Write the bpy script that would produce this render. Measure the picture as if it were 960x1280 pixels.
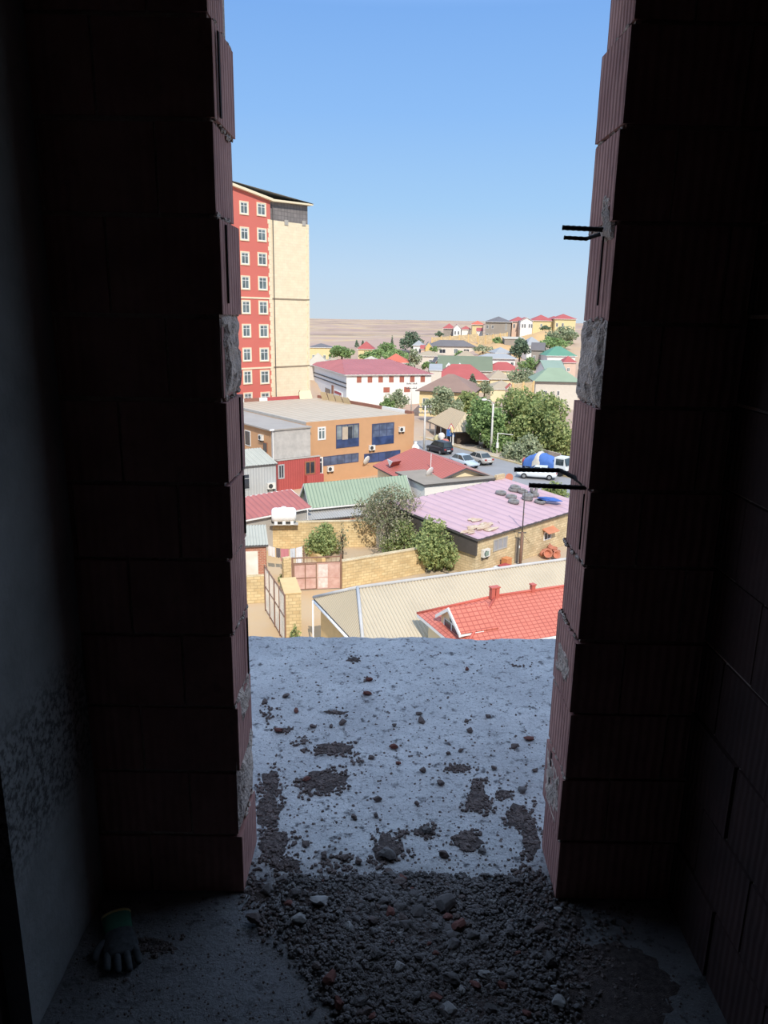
import bpy, bmesh, math, random
import numpy as np
from mathutils import Vector, Matrix, noise

for o in list(bpy.data.objects): bpy.data.objects.remove(o)
S = bpy.context.scene
COL = S.collection
rnd = random.Random(7)

# ------------------------------------------------------------------ camera
F = 940.0; PITCH = math.atan(246/940); ROLL = math.radians(1.0); CZ = 1.55
_c, _s = math.cos(PITCH), math.sin(PITCH)
FW = np.array([0, _c, -_s]); _up = np.array([0, _s, _c]); _rt = np.array([1.0, 0, 0])
RT = _rt*math.cos(ROLL) + _up*math.sin(ROLL)
UP = _up*math.cos(ROLL) - _rt*math.sin(ROLL)
cam_d = bpy.data.cameras.new('camera'); cam = bpy.data.objects.new('camera', cam_d); COL.objects.link(cam)
cam_d.sensor_fit = 'VERTICAL'; cam_d.sensor_height = 32.0; cam_d.lens = 32.0*F/1280
cam_d.clip_start = 0.05; cam_d.clip_end = 20000
cam.matrix_world = Matrix(((RT[0], UP[0], -FW[0], 0), (RT[1], UP[1], -FW[1], 0), (RT[2], UP[2], -FW[2], CZ), (0, 0, 0, 1)))
S.camera = cam

# ------------------------------------------------------------------ world, sun, exposure
SUN_YAW, SUN_EL, SUN_E = math.radians(170), math.radians(42), 4.1
W = bpy.data.worlds.new('sky'); S.world = W; W.use_nodes = True
nt = W.node_tree; nt.nodes.clear()
tc = nt.nodes.new('ShaderNodeTexCoord'); sx = nt.nodes.new('ShaderNodeSeparateXYZ')
rp = nt.nodes.new('ShaderNodeValToRGB'); bg = nt.nodes.new('ShaderNodeBackground'); wo = nt.nodes.new('ShaderNodeOutputWorld')
nt.links.new(tc.outputs['Generated'], sx.inputs[0]); nt.links.new(sx.outputs['Z'], rp.inputs[0])
mr = nt.nodes.new('ShaderNodeMapRange'); nt.links.new(sx.outputs['Y'], mr.inputs[0])
for i_, v_ in enumerate((-.35, .45, .6, 1.08)): mr.inputs[i_+1].default_value = v_
cm = nt.nodes.new('ShaderNodeVectorMath'); cm.operation = 'SCALE'; nt.links.new(rp.outputs[0], cm.inputs[0]); nt.links.new(mr.outputs[0], cm.inputs['Scale'])
nt.links.new(cm.outputs[0], bg.inputs[0]); nt.links.new(bg.outputs[0], wo.inputs[0])
def lin(c):
    return tuple(((v/255)/12.92 if v/255 <= .04045 else ((v/255+.055)/1.055)**2.4) for v in c[:3])
SKYK = 2.0
stops = [(0.0, lin((196, 212, 226))), (.05, lin((186, 211, 234))), (.13, lin((160, 200, 238))), (.23, lin((138, 184, 238))), (.33, lin((122, 170, 232))),
         (.52, (.80, 1.10, 1.66)), (1.0, (1.05, 1.36, 1.86))]
el = rp.color_ramp.elements
while len(el) > 1: el.remove(el[-1])
for i, (p, c) in enumerate(stops):
    e = el[0] if i == 0 else el.new(p)
    e.position = p; e.color = tuple(v/SKYK for v in c) + (1,)
bg.inputs['Strength'].default_value = SKYK
sd = bpy.data.lights.new('sun', 'SUN'); sun = bpy.data.objects.new('sun', sd); COL.objects.link(sun)
sd.energy = SUN_E; sd.angle = math.radians(.6); sd.color = (1, .93, .82)
sv = Vector((math.sin(SUN_YAW)*math.cos(SUN_EL), math.cos(SUN_YAW)*math.cos(SUN_EL), math.sin(SUN_EL)))
sun.rotation_euler = (-sv).to_track_quat('-Z', 'Y').to_euler(); sun.location = (0, -30, 40)
S.view_settings.view_transform = 'Standard'; S.view_settings.look = 'None'
S.view_settings.gamma = 1; S.view_settings.use_curve_mapping = False
S.view_settings.exposure = 0.0

# ------------------------------------------------------------------ placing helpers (points of the place seen along a line of sight)
def ray(px, py): return FW*F + RT*(px-480) + UP*(640-py)
def G(px, py, z):
    r = ray(px, py); return np.array([0, 0, CZ]) + r*((z-CZ)/r[2])
def P(px, py, D):
    r = ray(px, py); return np.array([0, 0, CZ]) + r*(D/r[1])
def L(p0, d, px, py):
    r = ray(px, py); A = np.array([[r[0], -d[0]], [r[1], -d[1]]])
    k, t = np.linalg.solve(A, np.array([p0[0], p0[1]], float)); return np.array([p0[0]+t*d[0], p0[1]+t*d[1], CZ+k*r[2]]), t
def norm2(v): v = np.array(v[:2], float); return v/np.linalg.norm(v)

# ------------------------------------------------------------------ materials
MATS = {}
def _nodes(name):
    m = bpy.data.materials.new(name); m.use_nodes = True
    n = m.node_tree.nodes; b = n['Principled BSDF']
    return m, m.node_tree, n, b
def _mix(t, a, b, fac, mode='MIX'):
    x = t.nodes.new('ShaderNodeMix'); x.data_type = 'RGBA'; x.blend_type = mode
    for sock, v in ((x.inputs[0], fac), (x.inputs[6], a), (x.inputs[7], b)):
        if hasattr(v, 'links'): t.links.new(v, sock)
        elif isinstance(v, (tuple, list)): sock.default_value = tuple(v[:3]) + (1,)
        else: sock.default_value = v
    return x.outputs[2]
def _noise(t, scale, detail=4, src='Object', rough=.6):
    c = t.nodes.new('ShaderNodeTexCoord'); x = t.nodes.new('ShaderNodeTexNoise')
    x.inputs['Scale'].default_value = scale; x.inputs['Detail'].default_value = detail; x.inputs['Roughness'].default_value = rough
    t.links.new(c.outputs[src], x.inputs['Vector']); return x.outputs['Fac']
def _range(t, v, a, b, c=0.0, d=1.0):
    x = t.nodes.new('ShaderNodeMapRange'); t.links.new(v, x.inputs[0])
    for i, q in enumerate((a, b, c, d)): x.inputs[i+1].default_value = q
    return x.outputs[0]
def _bump(t, b, h, strength, dist=.02):
    x = t.nodes.new('ShaderNodeBump'); x.inputs['Strength'].default_value = strength; x.inputs['Distance'].default_value = dist
    t.links.new(h, x.inputs['Height']); t.links.new(x.outputs[0], b.inputs['Normal'])
def lin(c, f=lin):
    v = f(c); g = .3*v[0]+.6*v[1]+.1*v[2]
    return tuple((x*(1-DESAT)+g*DESAT)*ALB for x in v)
DESAT, ALB = .18, .93
def M(name, col=None, rough=.8, var=.18, scale=2.0, metal=0.0, bump=0.0, col2=None, spec=.3, detail=4):
    """mottled plain surface"""
    if name in MATS: return MATS[name]
    m, t, n, b = _nodes(name)
    c = lin(col); f = _range(t, _noise(t, scale, detail), .3, .7)
    c2 = lin(col2) if col2 else tuple(v*(1-var) for v in c)
    t.links.new(_mix(t, c2, c, f), b.inputs['Base Color'])
    b.inputs['Roughness'].default_value = rough; b.inputs['Metallic'].default_value = metal
    b.inputs['Specular IOR Level'].default_value = spec
    if bump: _bump(t, b, _noise(t, scale*6), bump)
    MATS[name] = m; return m
def MBRICK(name, col, col2, mortar, bw=.4, bh=.2, ms=.012, rough=.9, off=.5, bump=.5, var=.5, msm=.1):
    """blocks or tiles in UV metres"""
    if name in MATS: return MATS[name]
    m, t, n, b = _nodes(name)
    uv = t.nodes.new('ShaderNodeUVMap'); x = t.nodes.new('ShaderNodeTexBrick')
    t.links.new(uv.outputs[0], x.inputs['Vector'])
    x.inputs['Color1'].default_value = lin(col) + (1,); x.inputs['Color2'].default_value = lin(col2) + (1,)
    x.inputs['Mortar'].default_value = lin(mortar) + (1,); x.inputs['Scale'].default_value = 1
    x.inputs['Mortar Size'].default_value = ms; x.inputs['Brick Width'].default_value = bw; x.inputs['Row Height'].default_value = bh
    x.inputs['Mortar Smooth'].default_value = msm
    x.offset = off; x.inputs['Bias'].default_value = 0
    f = _range(t, _noise(t, 1.1, 5), .3, .7, 1-var*.5, 1.08)
    cc = t.nodes.new('ShaderNodeCombineColor')
    for i in range(3): t.links.new(f, cc.inputs[i])
    t.links.new(_mix(t, x.outputs['Color'], cc.outputs[0], 1.0, 'MULTIPLY'), b.inputs['Base Color'])
    b.inputs['Roughness'].default_value = rough; b.inputs['Specular IOR Level'].default_value = .2
    if bump: _bump(t, b, x.outputs['Fac'], -bump, .03)
    MATS[name] = m; return m
def MSTRIPE(name, col, col2, period, rough=.6, axis=0, metal=0.0, patch=None, patch_lo=.55):
    """sheet with narrow profile lines along the fall of the roof (UV metres), optional worn patches"""
    if name in MATS: return MATS[name]
    m, t, n, b = _nodes(name)
    uv = t.nodes.new('ShaderNodeUVMap'); s = t.nodes.new('ShaderNodeSeparateXYZ'); t.links.new(uv.outputs[0], s.inputs[0])
    k = t.nodes.new('ShaderNodeMath'); k.operation = 'MULTIPLY'; k.inputs[1].default_value = 2*math.pi/period; t.links.new(s.outputs[axis], k.inputs[0])
    q = t.nodes.new('ShaderNodeMath'); q.operation = 'SINE'; t.links.new(k.outputs[0], q.inputs[0])
    f = _range(t, q.outputs[0], .5, 1)
    c = _mix(t, lin(col), lin(col2), f)
    c = _mix(t, c, tuple(v*.8 for v in lin(col)), _range(t, _noise(t, .6, 6), .45, .75, 0, .7))
    if patch: c = _mix(t, c, lin(patch), _range(t, _noise(t, .45, 8, rough=.7), patch_lo, patch_lo+.06))
    t.links.new(c, b.inputs['Base Color'])
    b.inputs['Roughness'].default_value = rough; b.inputs['Metallic'].default_value = metal; b.inputs['Specular IOR Level'].default_value = .25
    _bump(t, b, q.outputs[0], .3, .04)
    MATS[name] = m; return m
def MLEAF(name, col, col2):
    if name in MATS: return MATS[name]
    m, t, n, b = _nodes(name)
    f = _range(t, _noise(t, .9, 5), .35, .65)
    t.links.new(_mix(t, lin(col), lin(col2), f), b.inputs['Base Color'])
    b.inputs['Roughness'].default_value = .7; b.inputs['Specular IOR Level'].default_value = .15
    tr = n.new('ShaderNodeBsdfTranslucent'); mx = n.new('ShaderNodeMixShader'); mx.inputs[0].default_value = .3; out = n['Material Output']
    t.links.new(_mix(t, lin(col), lin(col2), f), tr.inputs[0]); t.links.new(b.outputs[0], mx.inputs[1]); t.links.new(tr.outputs[0], mx.inputs[2]); t.links.new(mx.outputs[0], out.inputs[0])
    MATS[name] = m; return m
def MGLASS(name, col, rough=.12):
    if name in MATS: return MATS[name]
    m, t, n, b = _nodes(name)
    t.links.new(_mix(t, lin(col), tuple(v*.55 for v in lin(col)), _range(t, _noise(t, .7, 2), .4, .6)), b.inputs['Base Color'])
    b.inputs['Roughness'].default_value = rough; b.inputs['Specular IOR Level'].default_value = .6
    MATS[name] = m; return m

# ------------------------------------------------------------------ mesh builder
class MB:
    def __init__(s): s.v = []; s.f = []; s.m = []; s.uv = {}
    def face(s, pts, mi=0, uv=None):
        i = len(s.v); s.v += [tuple(map(float, p)) for p in pts]; s.f.append(tuple(range(i, i+len(pts)))); s.m.append(mi)
        if uv: s.uv[len(s.f)-1] = uv
    def hull8(s, p, mi=0):      # p: 4 bottom, 4 top, same order
        i = len(s.v); s.v += [tuple(map(float, q)) for q in p]
        for f in ((3, 2, 1, 0), (4, 5, 6, 7), (0, 1, 5, 4), (1, 2, 6, 5), (2, 3, 7, 6), (3, 0, 4, 7)):
            s.f.append(tuple(i+k for k in f)); s.m.append(mi)
    def box(s, x0, y0, z0, x1, y1, z1, mi=0):
        s.hull8([(x0, y0, z0), (x1, y0, z0), (x1, y1, z0), (x0, y1, z0), (x0, y0, z1), (x1, y0, z1), (x1, y1, z1), (x0, y1, z1)], mi)
    def prism(s, poly, vec, mi=0):
        n = len(poly); i = len(s.v); v = np.array(vec, float)
        s.v += [tuple(map(float, p)) for p in poly] + [tuple(np.array(p, float)+v) for p in poly]
        s.f.append(tuple(i+k for k in range(n))[::-1]); s.m.append(mi); s.f.append(tuple(i+n+k for k in range(n))); s.m.append(mi)
        for k in range(n):
            s.f.append((i+k, i+(k+1) % n, i+n+(k+1) % n, i+n+k)); s.m.append(mi)
    def tube(s, pts, r, n=8, mi=0, cap=True):
        pts = [Vector(p) for p in pts]; rs = r if isinstance(r, (list, tuple)) else [r]*len(pts)
        base = len(s.v)
        for k, p in enumerate(pts):
            d = (pts[min(k+1, len(pts)-1)] - pts[max(k-1, 0)]).normalized()
            a = d.orthogonal().normalized() if k == 0 else (a - d*a.dot(d)).normalized()
            b = d.cross(a)
            for j in range(n):
                q = p + (a*math.cos(2*math.pi*j/n) + b*math.sin(2*math.pi*j/n))*rs[k]; s.v.append(tuple(q))
        for k in range(len(pts)-1):
            for j in range(n):
                s.f.append((base+k*n+j, base+k*n+(j+1) % n, base+(k+1)*n+(j+1) % n, base+(k+1)*n+j)); s.m.append(mi)
        if cap:
            s.f.append(tuple(base+j for j in range(n))[::-1]); s.m.append(mi)
            e = base+(len(pts)-1)*n; s.f.append(tuple(e+j for j in range(n))); s.m.append(mi)
    def lathe(s, prof, n=16, c=(0, 0, 0), axis='z', mi=0):   # prof [(r, h)]
        base = len(s.v)
        for r, h in prof:
            for j in range(n):
                a = 2*math.pi*j/n; x, y = r*math.cos(a), r*math.sin(a)
                q = {'z': (x, y, h), 'y': (x, h, y), 'x': (h, x, y)}[axis]
                s.v.append((q[0]+c[0], q[1]+c[1], q[2]+c[2]))
        for k in range(len(prof)-1):
            for j in range(n):
                s.f.append((base+k*n+j, base+k*n+(j+1) % n, base+(k+1)*n+(j+1) % n, base+(k+1)*n+j)); s.m.append(mi)
        s.f.append(tuple(base+j for j in range(n))[::-1]); s.m.append(mi)
        e = base+(len(prof)-1)*n; s.f.append(tuple(e+j for j in range(n))); s.m.append(mi)
    def grid(s, P, mi=0, uv=None):   # P[i][j] points
        base = len(s.v); ni, nj = len(P), len(P[0])
        for row in P: s.v += [tuple(map(float, p)) for p in row]
        for i in range(ni-1):
            for j in range(nj-1):
                s.f.append((base+i*nj+j, base+(i+1)*nj+j, base+(i+1)*nj+j+1, base+i*nj+j+1)); s.m.append(mi)
                if uv: s.uv[len(s.f)-1] = [uv[i][j], uv[i+1][j], uv[i+1][j+1], uv[i][j+1]]
    def build(s, name, mats, parent=None, smooth=False, recalc=True):
        me = bpy.data.meshes.new(name); me.from_pydata(s.v, [], s.f)
        for m in (mats if isinstance(mats, (list, tuple)) else [mats]): me.materials.append(m)
        me.polygons.foreach_set('material_index', s.m)
        if smooth: me.polygons.foreach_set('use_smooth', [True]*len(s.f))
        if recalc:
            bm = bmesh.new(); bm.from_mesh(me); bmesh.ops.recalc_face_normals(bm, faces=bm.faces); bm.to_mesh(me); bm.free()
        uvl = me.uv_layers.new(name='UVMap'); dat = np.zeros(len(me.loops)*2, np.float32)
        co = np.empty(len(me.vertices)*3, np.float32); me.vertices.foreach_get('co', co); co = co.reshape(-1, 3)
        for p in me.polygons:
            u = s.uv.get(p.index)
            if u is not None:
                lut = {vi: u[k] for k, vi in enumerate(s.f[p.index])}
                for li in p.loop_indices: dat[2*li:2*li+2] = lut[me.loops[li].vertex_index]
            else:
                nx, ny, nz = p.normal
                for li in p.loop_indices:
                    c = co[me.loops[li].vertex_index]
                    if abs(nz) > .75: dat[2*li], dat[2*li+1] = c[0], c[1]
                    elif abs(nx) > abs(ny): dat[2*li], dat[2*li+1] = c[1], c[2]
                    else: dat[2*li], dat[2*li+1] = c[0], c[2]
        uvl.data.foreach_set('uv', dat)
        o = bpy.data.objects.new(name, me); COL.objects.link(o)
        if parent is not None: o.parent = parent
        return o
def tag(o, label, cat, group=None, kind=None):
    o['label'] = label; o['category'] = cat
    if group: o['group'] = group
    if kind: o['kind'] = kind
    return o
def struct(o, label=None):
    o['kind'] = 'structure'
    if label: o['label'] = label
    return o
def thing(name, label, cat, loc, rz=0.0, group=None):
    o = bpy.data.objects.new(name, None); COL.objects.link(o); o.empty_display_size = .3
    o.location = tuple(map(float, loc)); o.rotation_euler = (0, 0, rz)
    return tag(o, label, cat, group)
def copy_tree(o, parent=None):
    c = o.copy(); COL.objects.link(c)
    if parent is not None: c.parent = parent
    for ch in list(o.children): copy_tree(ch, c)
    return c

# ================================================================== THE SHELL: unfinished room with one opening
WY0, WY1 = 1.74, 1.94
m_conc = M('slab_concrete', (150, 150, 150), .62, scale=9, col2=(118, 118, 120), bump=.5, spec=.45, detail=8)
def concrete_floor():
    m, t, n, b = _nodes('rough_concrete')
    f1 = _range(t, _noise(t, 3.2, 9, rough=.7), .38, .66); f2 = _range(t, _noise(t, 26, 6), .56, .68)
    c = _mix(t, lin((208, 206, 206)), lin((240, 238, 236)), f1)
    c = _mix(t, c, lin((116, 110, 110)), _range(t, _noise(t, 5.5, 10, rough=.75), .58, .70, 0, .8))
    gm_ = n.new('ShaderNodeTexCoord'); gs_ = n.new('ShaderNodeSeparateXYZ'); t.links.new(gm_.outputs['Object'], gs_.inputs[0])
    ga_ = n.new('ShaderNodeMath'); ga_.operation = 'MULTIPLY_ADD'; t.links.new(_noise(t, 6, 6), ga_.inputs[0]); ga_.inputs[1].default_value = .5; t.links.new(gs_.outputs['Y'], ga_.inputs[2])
    c = _mix(t, c, lin((122, 118, 118)), _range(t, ga_.outputs[0], 2.15, 1.9, 0, .85))      # darker towards the room, with an uneven edge
    c = _mix(t, c, lin((92, 86, 86)), f2); c = _mix(t, c, lin((120, 116, 118)), _range(t, _noise(t, 90, 4, rough=.8), .55, .66, 0, .8)); t.links.new(c, b.inputs['Base Color'])
    b.inputs['Roughness'].default_value = .55; b.inputs['Specular IOR Level'].default_value = .5
    _bump(t, b, _noise(t, 75, 8, rough=.75), 1.0, .022)
    return m
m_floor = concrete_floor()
def hmap(x, y):
    h = .006*noise.noise((x*9, y*9, 0)) + .004*noise.noise((x*31, y*31, 3)) + .0025*noise.noise((x*70, y*70, 9))
    h += .03*math.exp(-((x-.03)**2/.035 + (y-1.52)**2/.05))
    return h
fb = MB()
xs = np.linspace(-1.3, 1.5, 190); ys = np.concatenate([np.linspace(1.0, 3.44, 190)])
rows = []
for y in ys:
    r = []
    for x in xs:
        yy = y
        if y > 3.43: yy = 3.455 + .022*(x/1.2) + .016*noise.noise((x*3, 1, 0)) + .008*noise.noise((x*14, 5, 0))
        r.append((x, yy, hmap(x, y)))
    rows.append(r)
fb.grid(rows)
last = rows[-1]
fb.grid([last, [(p[0], p[1], -.22) for p in last]])
fb.box(-1.3, .4, -.22, 1.5, 1.0, -.004); fb.box(-4.4, -9, -.22, 4.4, .4, -.004); fb.face([(-1.3, 1, -.22), (1.5, 1, -.22), (1.5, 3.45, -.22), (-1.3, 3.45, -.22)])
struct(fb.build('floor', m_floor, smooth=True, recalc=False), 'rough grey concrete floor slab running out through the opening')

def hollow_brick(name, c1, c2):
    m, t, n, b = _nodes(name)
    uv = t.nodes.new('ShaderNodeUVMap'); w = t.nodes.new('ShaderNodeTexWave'); w.bands_direction = 'X'
    w.inputs['Scale'].default_value = 13; w.inputs['Distortion'].default_value = 1.6; w.inputs['Detail'].default_value = 2
    t.links.new(uv.outputs[0], w.inputs['Vector'])
    c = _mix(t, lin(c1), lin(c2), _range(t, _noise(t, 7, 6), .35, .65))
    c = _mix(t, c, tuple(v*.55 for v in lin(c1)), _range(t, _noise(t, 30, 5), .58, .75, 0, .8))
    t.links.new(c, b.inputs['Base Color']); b.inputs['Roughness'].default_value = .85; b.inputs['Specular IOR Level'].default_value = .25
    _bump(t, b, w.outputs['Fac'], .28, .01)
    return m
m_brick = hollow_brick('hollow_clay_brick', (190, 132, 118), (164, 108, 98)); m_brickshade = hollow_brick('shade_dark_brick', (80, 54, 50), (64, 45, 43))  # second brick is a darkened copy, the gloom of the room painted in
m_mortar = M('mortar', (240, 212, 190), .95, scale=14, col2=(190, 164, 150), bump=.9, detail=8)
JZ = [0, .186, .378, .568, .768, .966, 1.155, 1.353, 1.540, 1.752, 1.943, 2.137, 2.34]
XL, XR = -.372, .489        # faces of the opening
wf = MB()
brng = random.Random(3)
def brick_row(side, k):
    z0, z1 = JZ[k], JZ[k+1]; edge = XL if side < 0 else XR; far = -1.3 if side < 0 else 1.5
    e = edge + side*brng.uniform(-.007, .006); ln = .125 if k % 2 else .25
    x = e; first = True
    while (x > far) if side < 0 else (x < far):
        x2 = x + side*ln
        if (side < 0 and x2 < far) or (side > 0 and x2 > far): x2 = far
        dy = brng.uniform(-.004, .004); tz = brng.uniform(-.003, .003); g = .005
        a, b = min(x, x2)+(0 if first and side > 0 else g*.6), max(x, x2)-(0 if first and side < 0 else g*.6)
        sk = brng.uniform(-.005, .005) if first else 0
        y0, y1 = WY0+dy, WY1+brng.uniform(-.008, .012)
        q = [(a, y0, z0+g), (b, y0, z0+g), (b+(sk if side < 0 else 0), y1, z0+g), (a+(sk if side > 0 else 0), y1, z0+g)]
        wf.hull8(q + [(p[0], p[1], z1-g+tz*.3) for p in q], 0)
        x = x2; ln = .25; first = False
    # mortar core
    if side < 0: wf.box(far, WY0+.007, z0, edge-.009, WY1-.008, z1, 1)
    else: wf.box(edge+.009, WY0+.007, z0, far, WY1-.008, z1, 1)
    # mortar squeezed out of the bed joint on the reveal
    if k:
        y = WY0+.004
        while y < WY1:
            w = brng.uniform(.008, .03)
            if brng.random() < .62:
                r = brng.uniform(.003, .0085); cx = edge + side*.004; zc = z0+brng.uniform(-.005, .005)
                for _ in range(2):
                    yy = y+brng.uniform(0, w); zz = zc+brng.uniform(-.006, .006)
                    pts = []
                    for ph in range(6):
                        for th in (-.9, 0, .9):
                            rr = r*brng.uniform(.7, 1.3)
                            pts.append((cx+rr*math.cos(th)*math.cos(ph*1.047), yy+rr*1.6*math.cos(th)*math.sin(ph*1.047), zz+rr*math.sin(th)))
                    i0 = len(wf.v); wf.v += pts
                    for ph in range(6):
                        n2 = (ph+1) % 6
                        for tq in (0, 1):
                            wf.f.append((i0+ph*3+tq, i0+n2*3+tq, i0+n2*3+tq+1, i0+ph*3+tq+1)); wf.m.append(1)
            y += w
for k in range(12):
    brick_row(-1, k); brick_row(1, k)
# hollow chambers of broken bricks, seen in the reveals
def rough_plate(x, side, y0, y1, z0, z1, th, seed, rag=.25):
    ny, nz = 14, 16; T = []
    for i in range(ny+1):
        r = []
        for j in range(nz+1):
            u, v = i/ny, j/nz
            y = y0+(y1-y0)*u; z = z0+(z1-z0)*v
            ed = min(u, 1-u, v, 1-v)*6
            n = noise.noise((y*40+seed, z*40, seed)) + .5*noise.noise((y*110, z*110, seed))
            t = th*min(1, ed)*(1+.8*n) if ed > .01 else -.004
            if ed < 1.2 and noise.noise((y*22, z*22, seed+4)) < -rag: t = -.004
            r.append((x - side*t*1.0, y+.006*n*(ed > .01), z+.006*n))
        T.append(r)
    wf.grid(T, 1)
rough_plate(XL, -1, WY0-.002, WY1+.006, 1.362, 1.548, .008, 1.3)
rough_plate(XL, -1, WY0-.002, WY1+.004, .20, .41, .007, 2.1, .1)
rough_plate(XR, 1, WY0-.002, WY1+.012, 1.352, 1.545, .008, 5.3)
rough_plate(XR, 1, WY0-.002, WY1+.01, .19, .37, .008, 7.7, .1)
rough_plate(XR, 1, WY0+.01, WY0+.09, 1.72, 1.82, .007, 8.2)
rough_plate(XR, 1, WY0+.02, WY1, .60, .72, .006, 9.2, .0)
rough_plate(XL, -1, WY0+.03, WY1, .48, .58, .006, 11.2, .0)
def chamber(x, side, y, z0, z1, w, mi=2):
    wf.box(min(x, x-side*.0035), y, z0, max(x, x-side*.0035), y+w, z1, mi)
m_hole = M('brick_chamber', (30, 20, 20), .95)
for (x, sd_, y, z0, z1, w) in ((XL+.004, -1, WY0+.035, 1.955, 2.12, .012), (XL+.004, -1, WY1-.03, .985, 1.14, .007), (XL+.004, -1, WY1-.05, 1.16, 1.345, .006), (XL+.004, -1, WY1-.045, .585, .75, .006),
                               (XR-.004, 1, WY0+.03, 1.0, 1.14, .004), (XR-.004, 1, WY0+.055, 1.58, 1.73, .005), (XR-.004, 1, WY1-.07, .22, .37, .012), (XL+.005, -1, WY0+.05, 1.57, 1.74, .005)):
    chamber(x, sd_, y, z0, z1, w)
wf.box(-1.3, WY0, 2.34, 1.5, WY1, 2.95, 1)      # lintel
struct(wf.build('wall_front', [m_brick, m_mortar, m_hole], recalc=False), 'red hollow clay brick wall around the tall opening')
# side walls: concrete column face and plain brick
m_col, t_, n_, b_ = _nodes('cast_concrete')
_cc = _mix(t_, lin((128, 126, 122)), lin((152, 149, 145)), _range(t_, _noise(t_, 4, 7), .35, .65))
_tc = t_.nodes.new('ShaderNodeTexCoord'); _sp = t_.nodes.new('ShaderNodeSeparateXYZ'); t_.links.new(_tc.outputs['Object'], _sp.inputs[0])
_band = t_.nodes.new('ShaderNodeMath'); _band.operation = 'MULTIPLY'
t_.links.new(_range(t_, _sp.outputs['Z'], .36, .46), _band.inputs[0]); t_.links.new(_range(t_, _sp.outputs['Z'], .78, .68), _band.inputs[1])
_pit = t_.nodes.new('ShaderNodeMath'); _pit.operation = 'MULTIPLY'; t_.links.new(_band.outputs[0], _pit.inputs[0]); t_.links.new(_range(t_, _noise(t_, 75, 6), .44, .60), _pit.inputs[1])
_cc = _mix(t_, _cc, lin((70, 68, 66)), _pit.outputs[0]); t_.links.new(_cc, b_.inputs['Base Color']); b_.inputs['Roughness'].default_value = .85
_bump(t_, b_, _noise(t_, 40, 6), .4, .01)
wl = MB(); wl.box(-1.3, 1.31, 0, -.752, WY0-.002, 2.74, 0); wl.box(-1.3, .4, 0, -.80, 1.31, 2.74, 1); wl.box(-4.2, .38, 0, -1.3, .8, 2.74, 1); wl.box(-4.4, -8.8, 0, -4.2, .4, 2.74, 1)
struct(wl.build('wall_left', [m_col, m_brickshade]), 'grey cast concrete column face at the left of the opening')
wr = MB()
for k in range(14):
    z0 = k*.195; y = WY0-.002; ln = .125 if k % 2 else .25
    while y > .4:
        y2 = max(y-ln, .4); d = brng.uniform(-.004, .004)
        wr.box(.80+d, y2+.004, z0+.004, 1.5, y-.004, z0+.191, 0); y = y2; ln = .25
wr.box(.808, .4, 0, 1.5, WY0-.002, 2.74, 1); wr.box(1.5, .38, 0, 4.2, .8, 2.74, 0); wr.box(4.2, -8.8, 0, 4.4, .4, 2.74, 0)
struct(wr.build('wall_right', [m_brickshade, m_mortar], recalc=False), 'red hollow brick side wall in the dark at right')
wb = MB(); wb.box(-4.4, -9.0, -.2, 4.4, -8.8, 2.95); struct(wb.build('wall_back', m_brickshade))
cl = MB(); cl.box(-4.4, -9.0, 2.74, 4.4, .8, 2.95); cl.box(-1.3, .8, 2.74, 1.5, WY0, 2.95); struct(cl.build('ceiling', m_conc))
# ================================================================== on the slab: rebars, rubble, dirt, glove
m_steel = M('rusty_rebar', (46, 38, 36), .7, scale=60, col2=(28, 24, 24), metal=.3)
def rebar(pts, label, r=.0055):
    o = np.array(pts[0]); b = MB(); p = [np.array(q)-o for q in pts]
    fine = []
    for a, c in zip(p[:-1], p[1:]):
        n = max(2, int(np.linalg.norm(c-a)/.006))
        fine += [a+(c-a)*k/n for k in range(n)]
    fine.append(p[-1])
    b.tube(fine, [r*(1.0 if k % 2 else 1.16) for k in range(len(fine))], 8)
    ob = b.build('rebar', m_steel, smooth=True); ob.location = tuple(o); tag(ob, label, 'rebar', 'steel bars sticking out of the jamb')
def at(px, py, Y): return tuple(P(px, py, Y))
rebar([at(703, 284.5, 1.83), at(752, 287, 1.80), at(778, 289, 1.79)], 'upper black steel bar of the pair against the sky, sticking out of the right jamb', .005)
rebar([at(705, 297, 1.86), at(733, 298.5, 1.86), at(752, 292, 1.825), at(775, 288.5, 1.80)], 'black steel bar against the sky, bent back into the jamb below its straight twin', .0042)
rebar([at(643, 587, 1.90), at(700, 588, 1.90), at(718, 597, 1.86), at(737, 611, 1.80)], 'black steel bar crossing the street view over the white car, bent down to the jamb', .0055)
rebar([at(661, 606.5, 1.82), at(736, 610, 1.79), at(752, 611, 1.78)], 'lowest straight black steel bar, ending over the tyres on the lilac roof', .0055)

m_stone = M('rubble_stone', (128, 122, 120), .95, scale=30, col2=(88, 82, 80), bump=.5)
m_pale = M('pale_mortar_lump', (176, 172, 168), .95, scale=30, col2=(140, 136, 132), bump=.5)
m_chip = M('brick_chip', (124, 78, 68), .95, scale=30, col2=(96, 52, 44))
m_dirt = M('dark_dirt', (136, 118, 112), .98, scale=60, col2=(92, 80, 76), bump=.6)
def stone_mesh(seed, flat=.7):
    bm = bmesh.new(); bmesh.ops.create_icosphere(bm, subdivisions=2, radius=1)
    for v in bm.verts:
        n = noise.noise(v.co*1.1 + Vector((seed*7.3, seed, 0)))*.55 + noise.noise(v.co*2.6 + Vector((seed, 0, 3)))*.25
        v.co *= 1+n
        for ax in (Vector((.8, .3, .5)), Vector((-.5, .7, .4)), Vector((.1, -.9, .35)), Vector((0, 0, 1))):
            ax = ax.normalized(); d = v.co.dot(ax)
            if d > .72: v.co -= ax*(d-.72)
        v.co.z *= flat
    me = bpy.data.meshes.new('stone'); bm.to_mesh(me); bm.free(); return me
SM = {}
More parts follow.
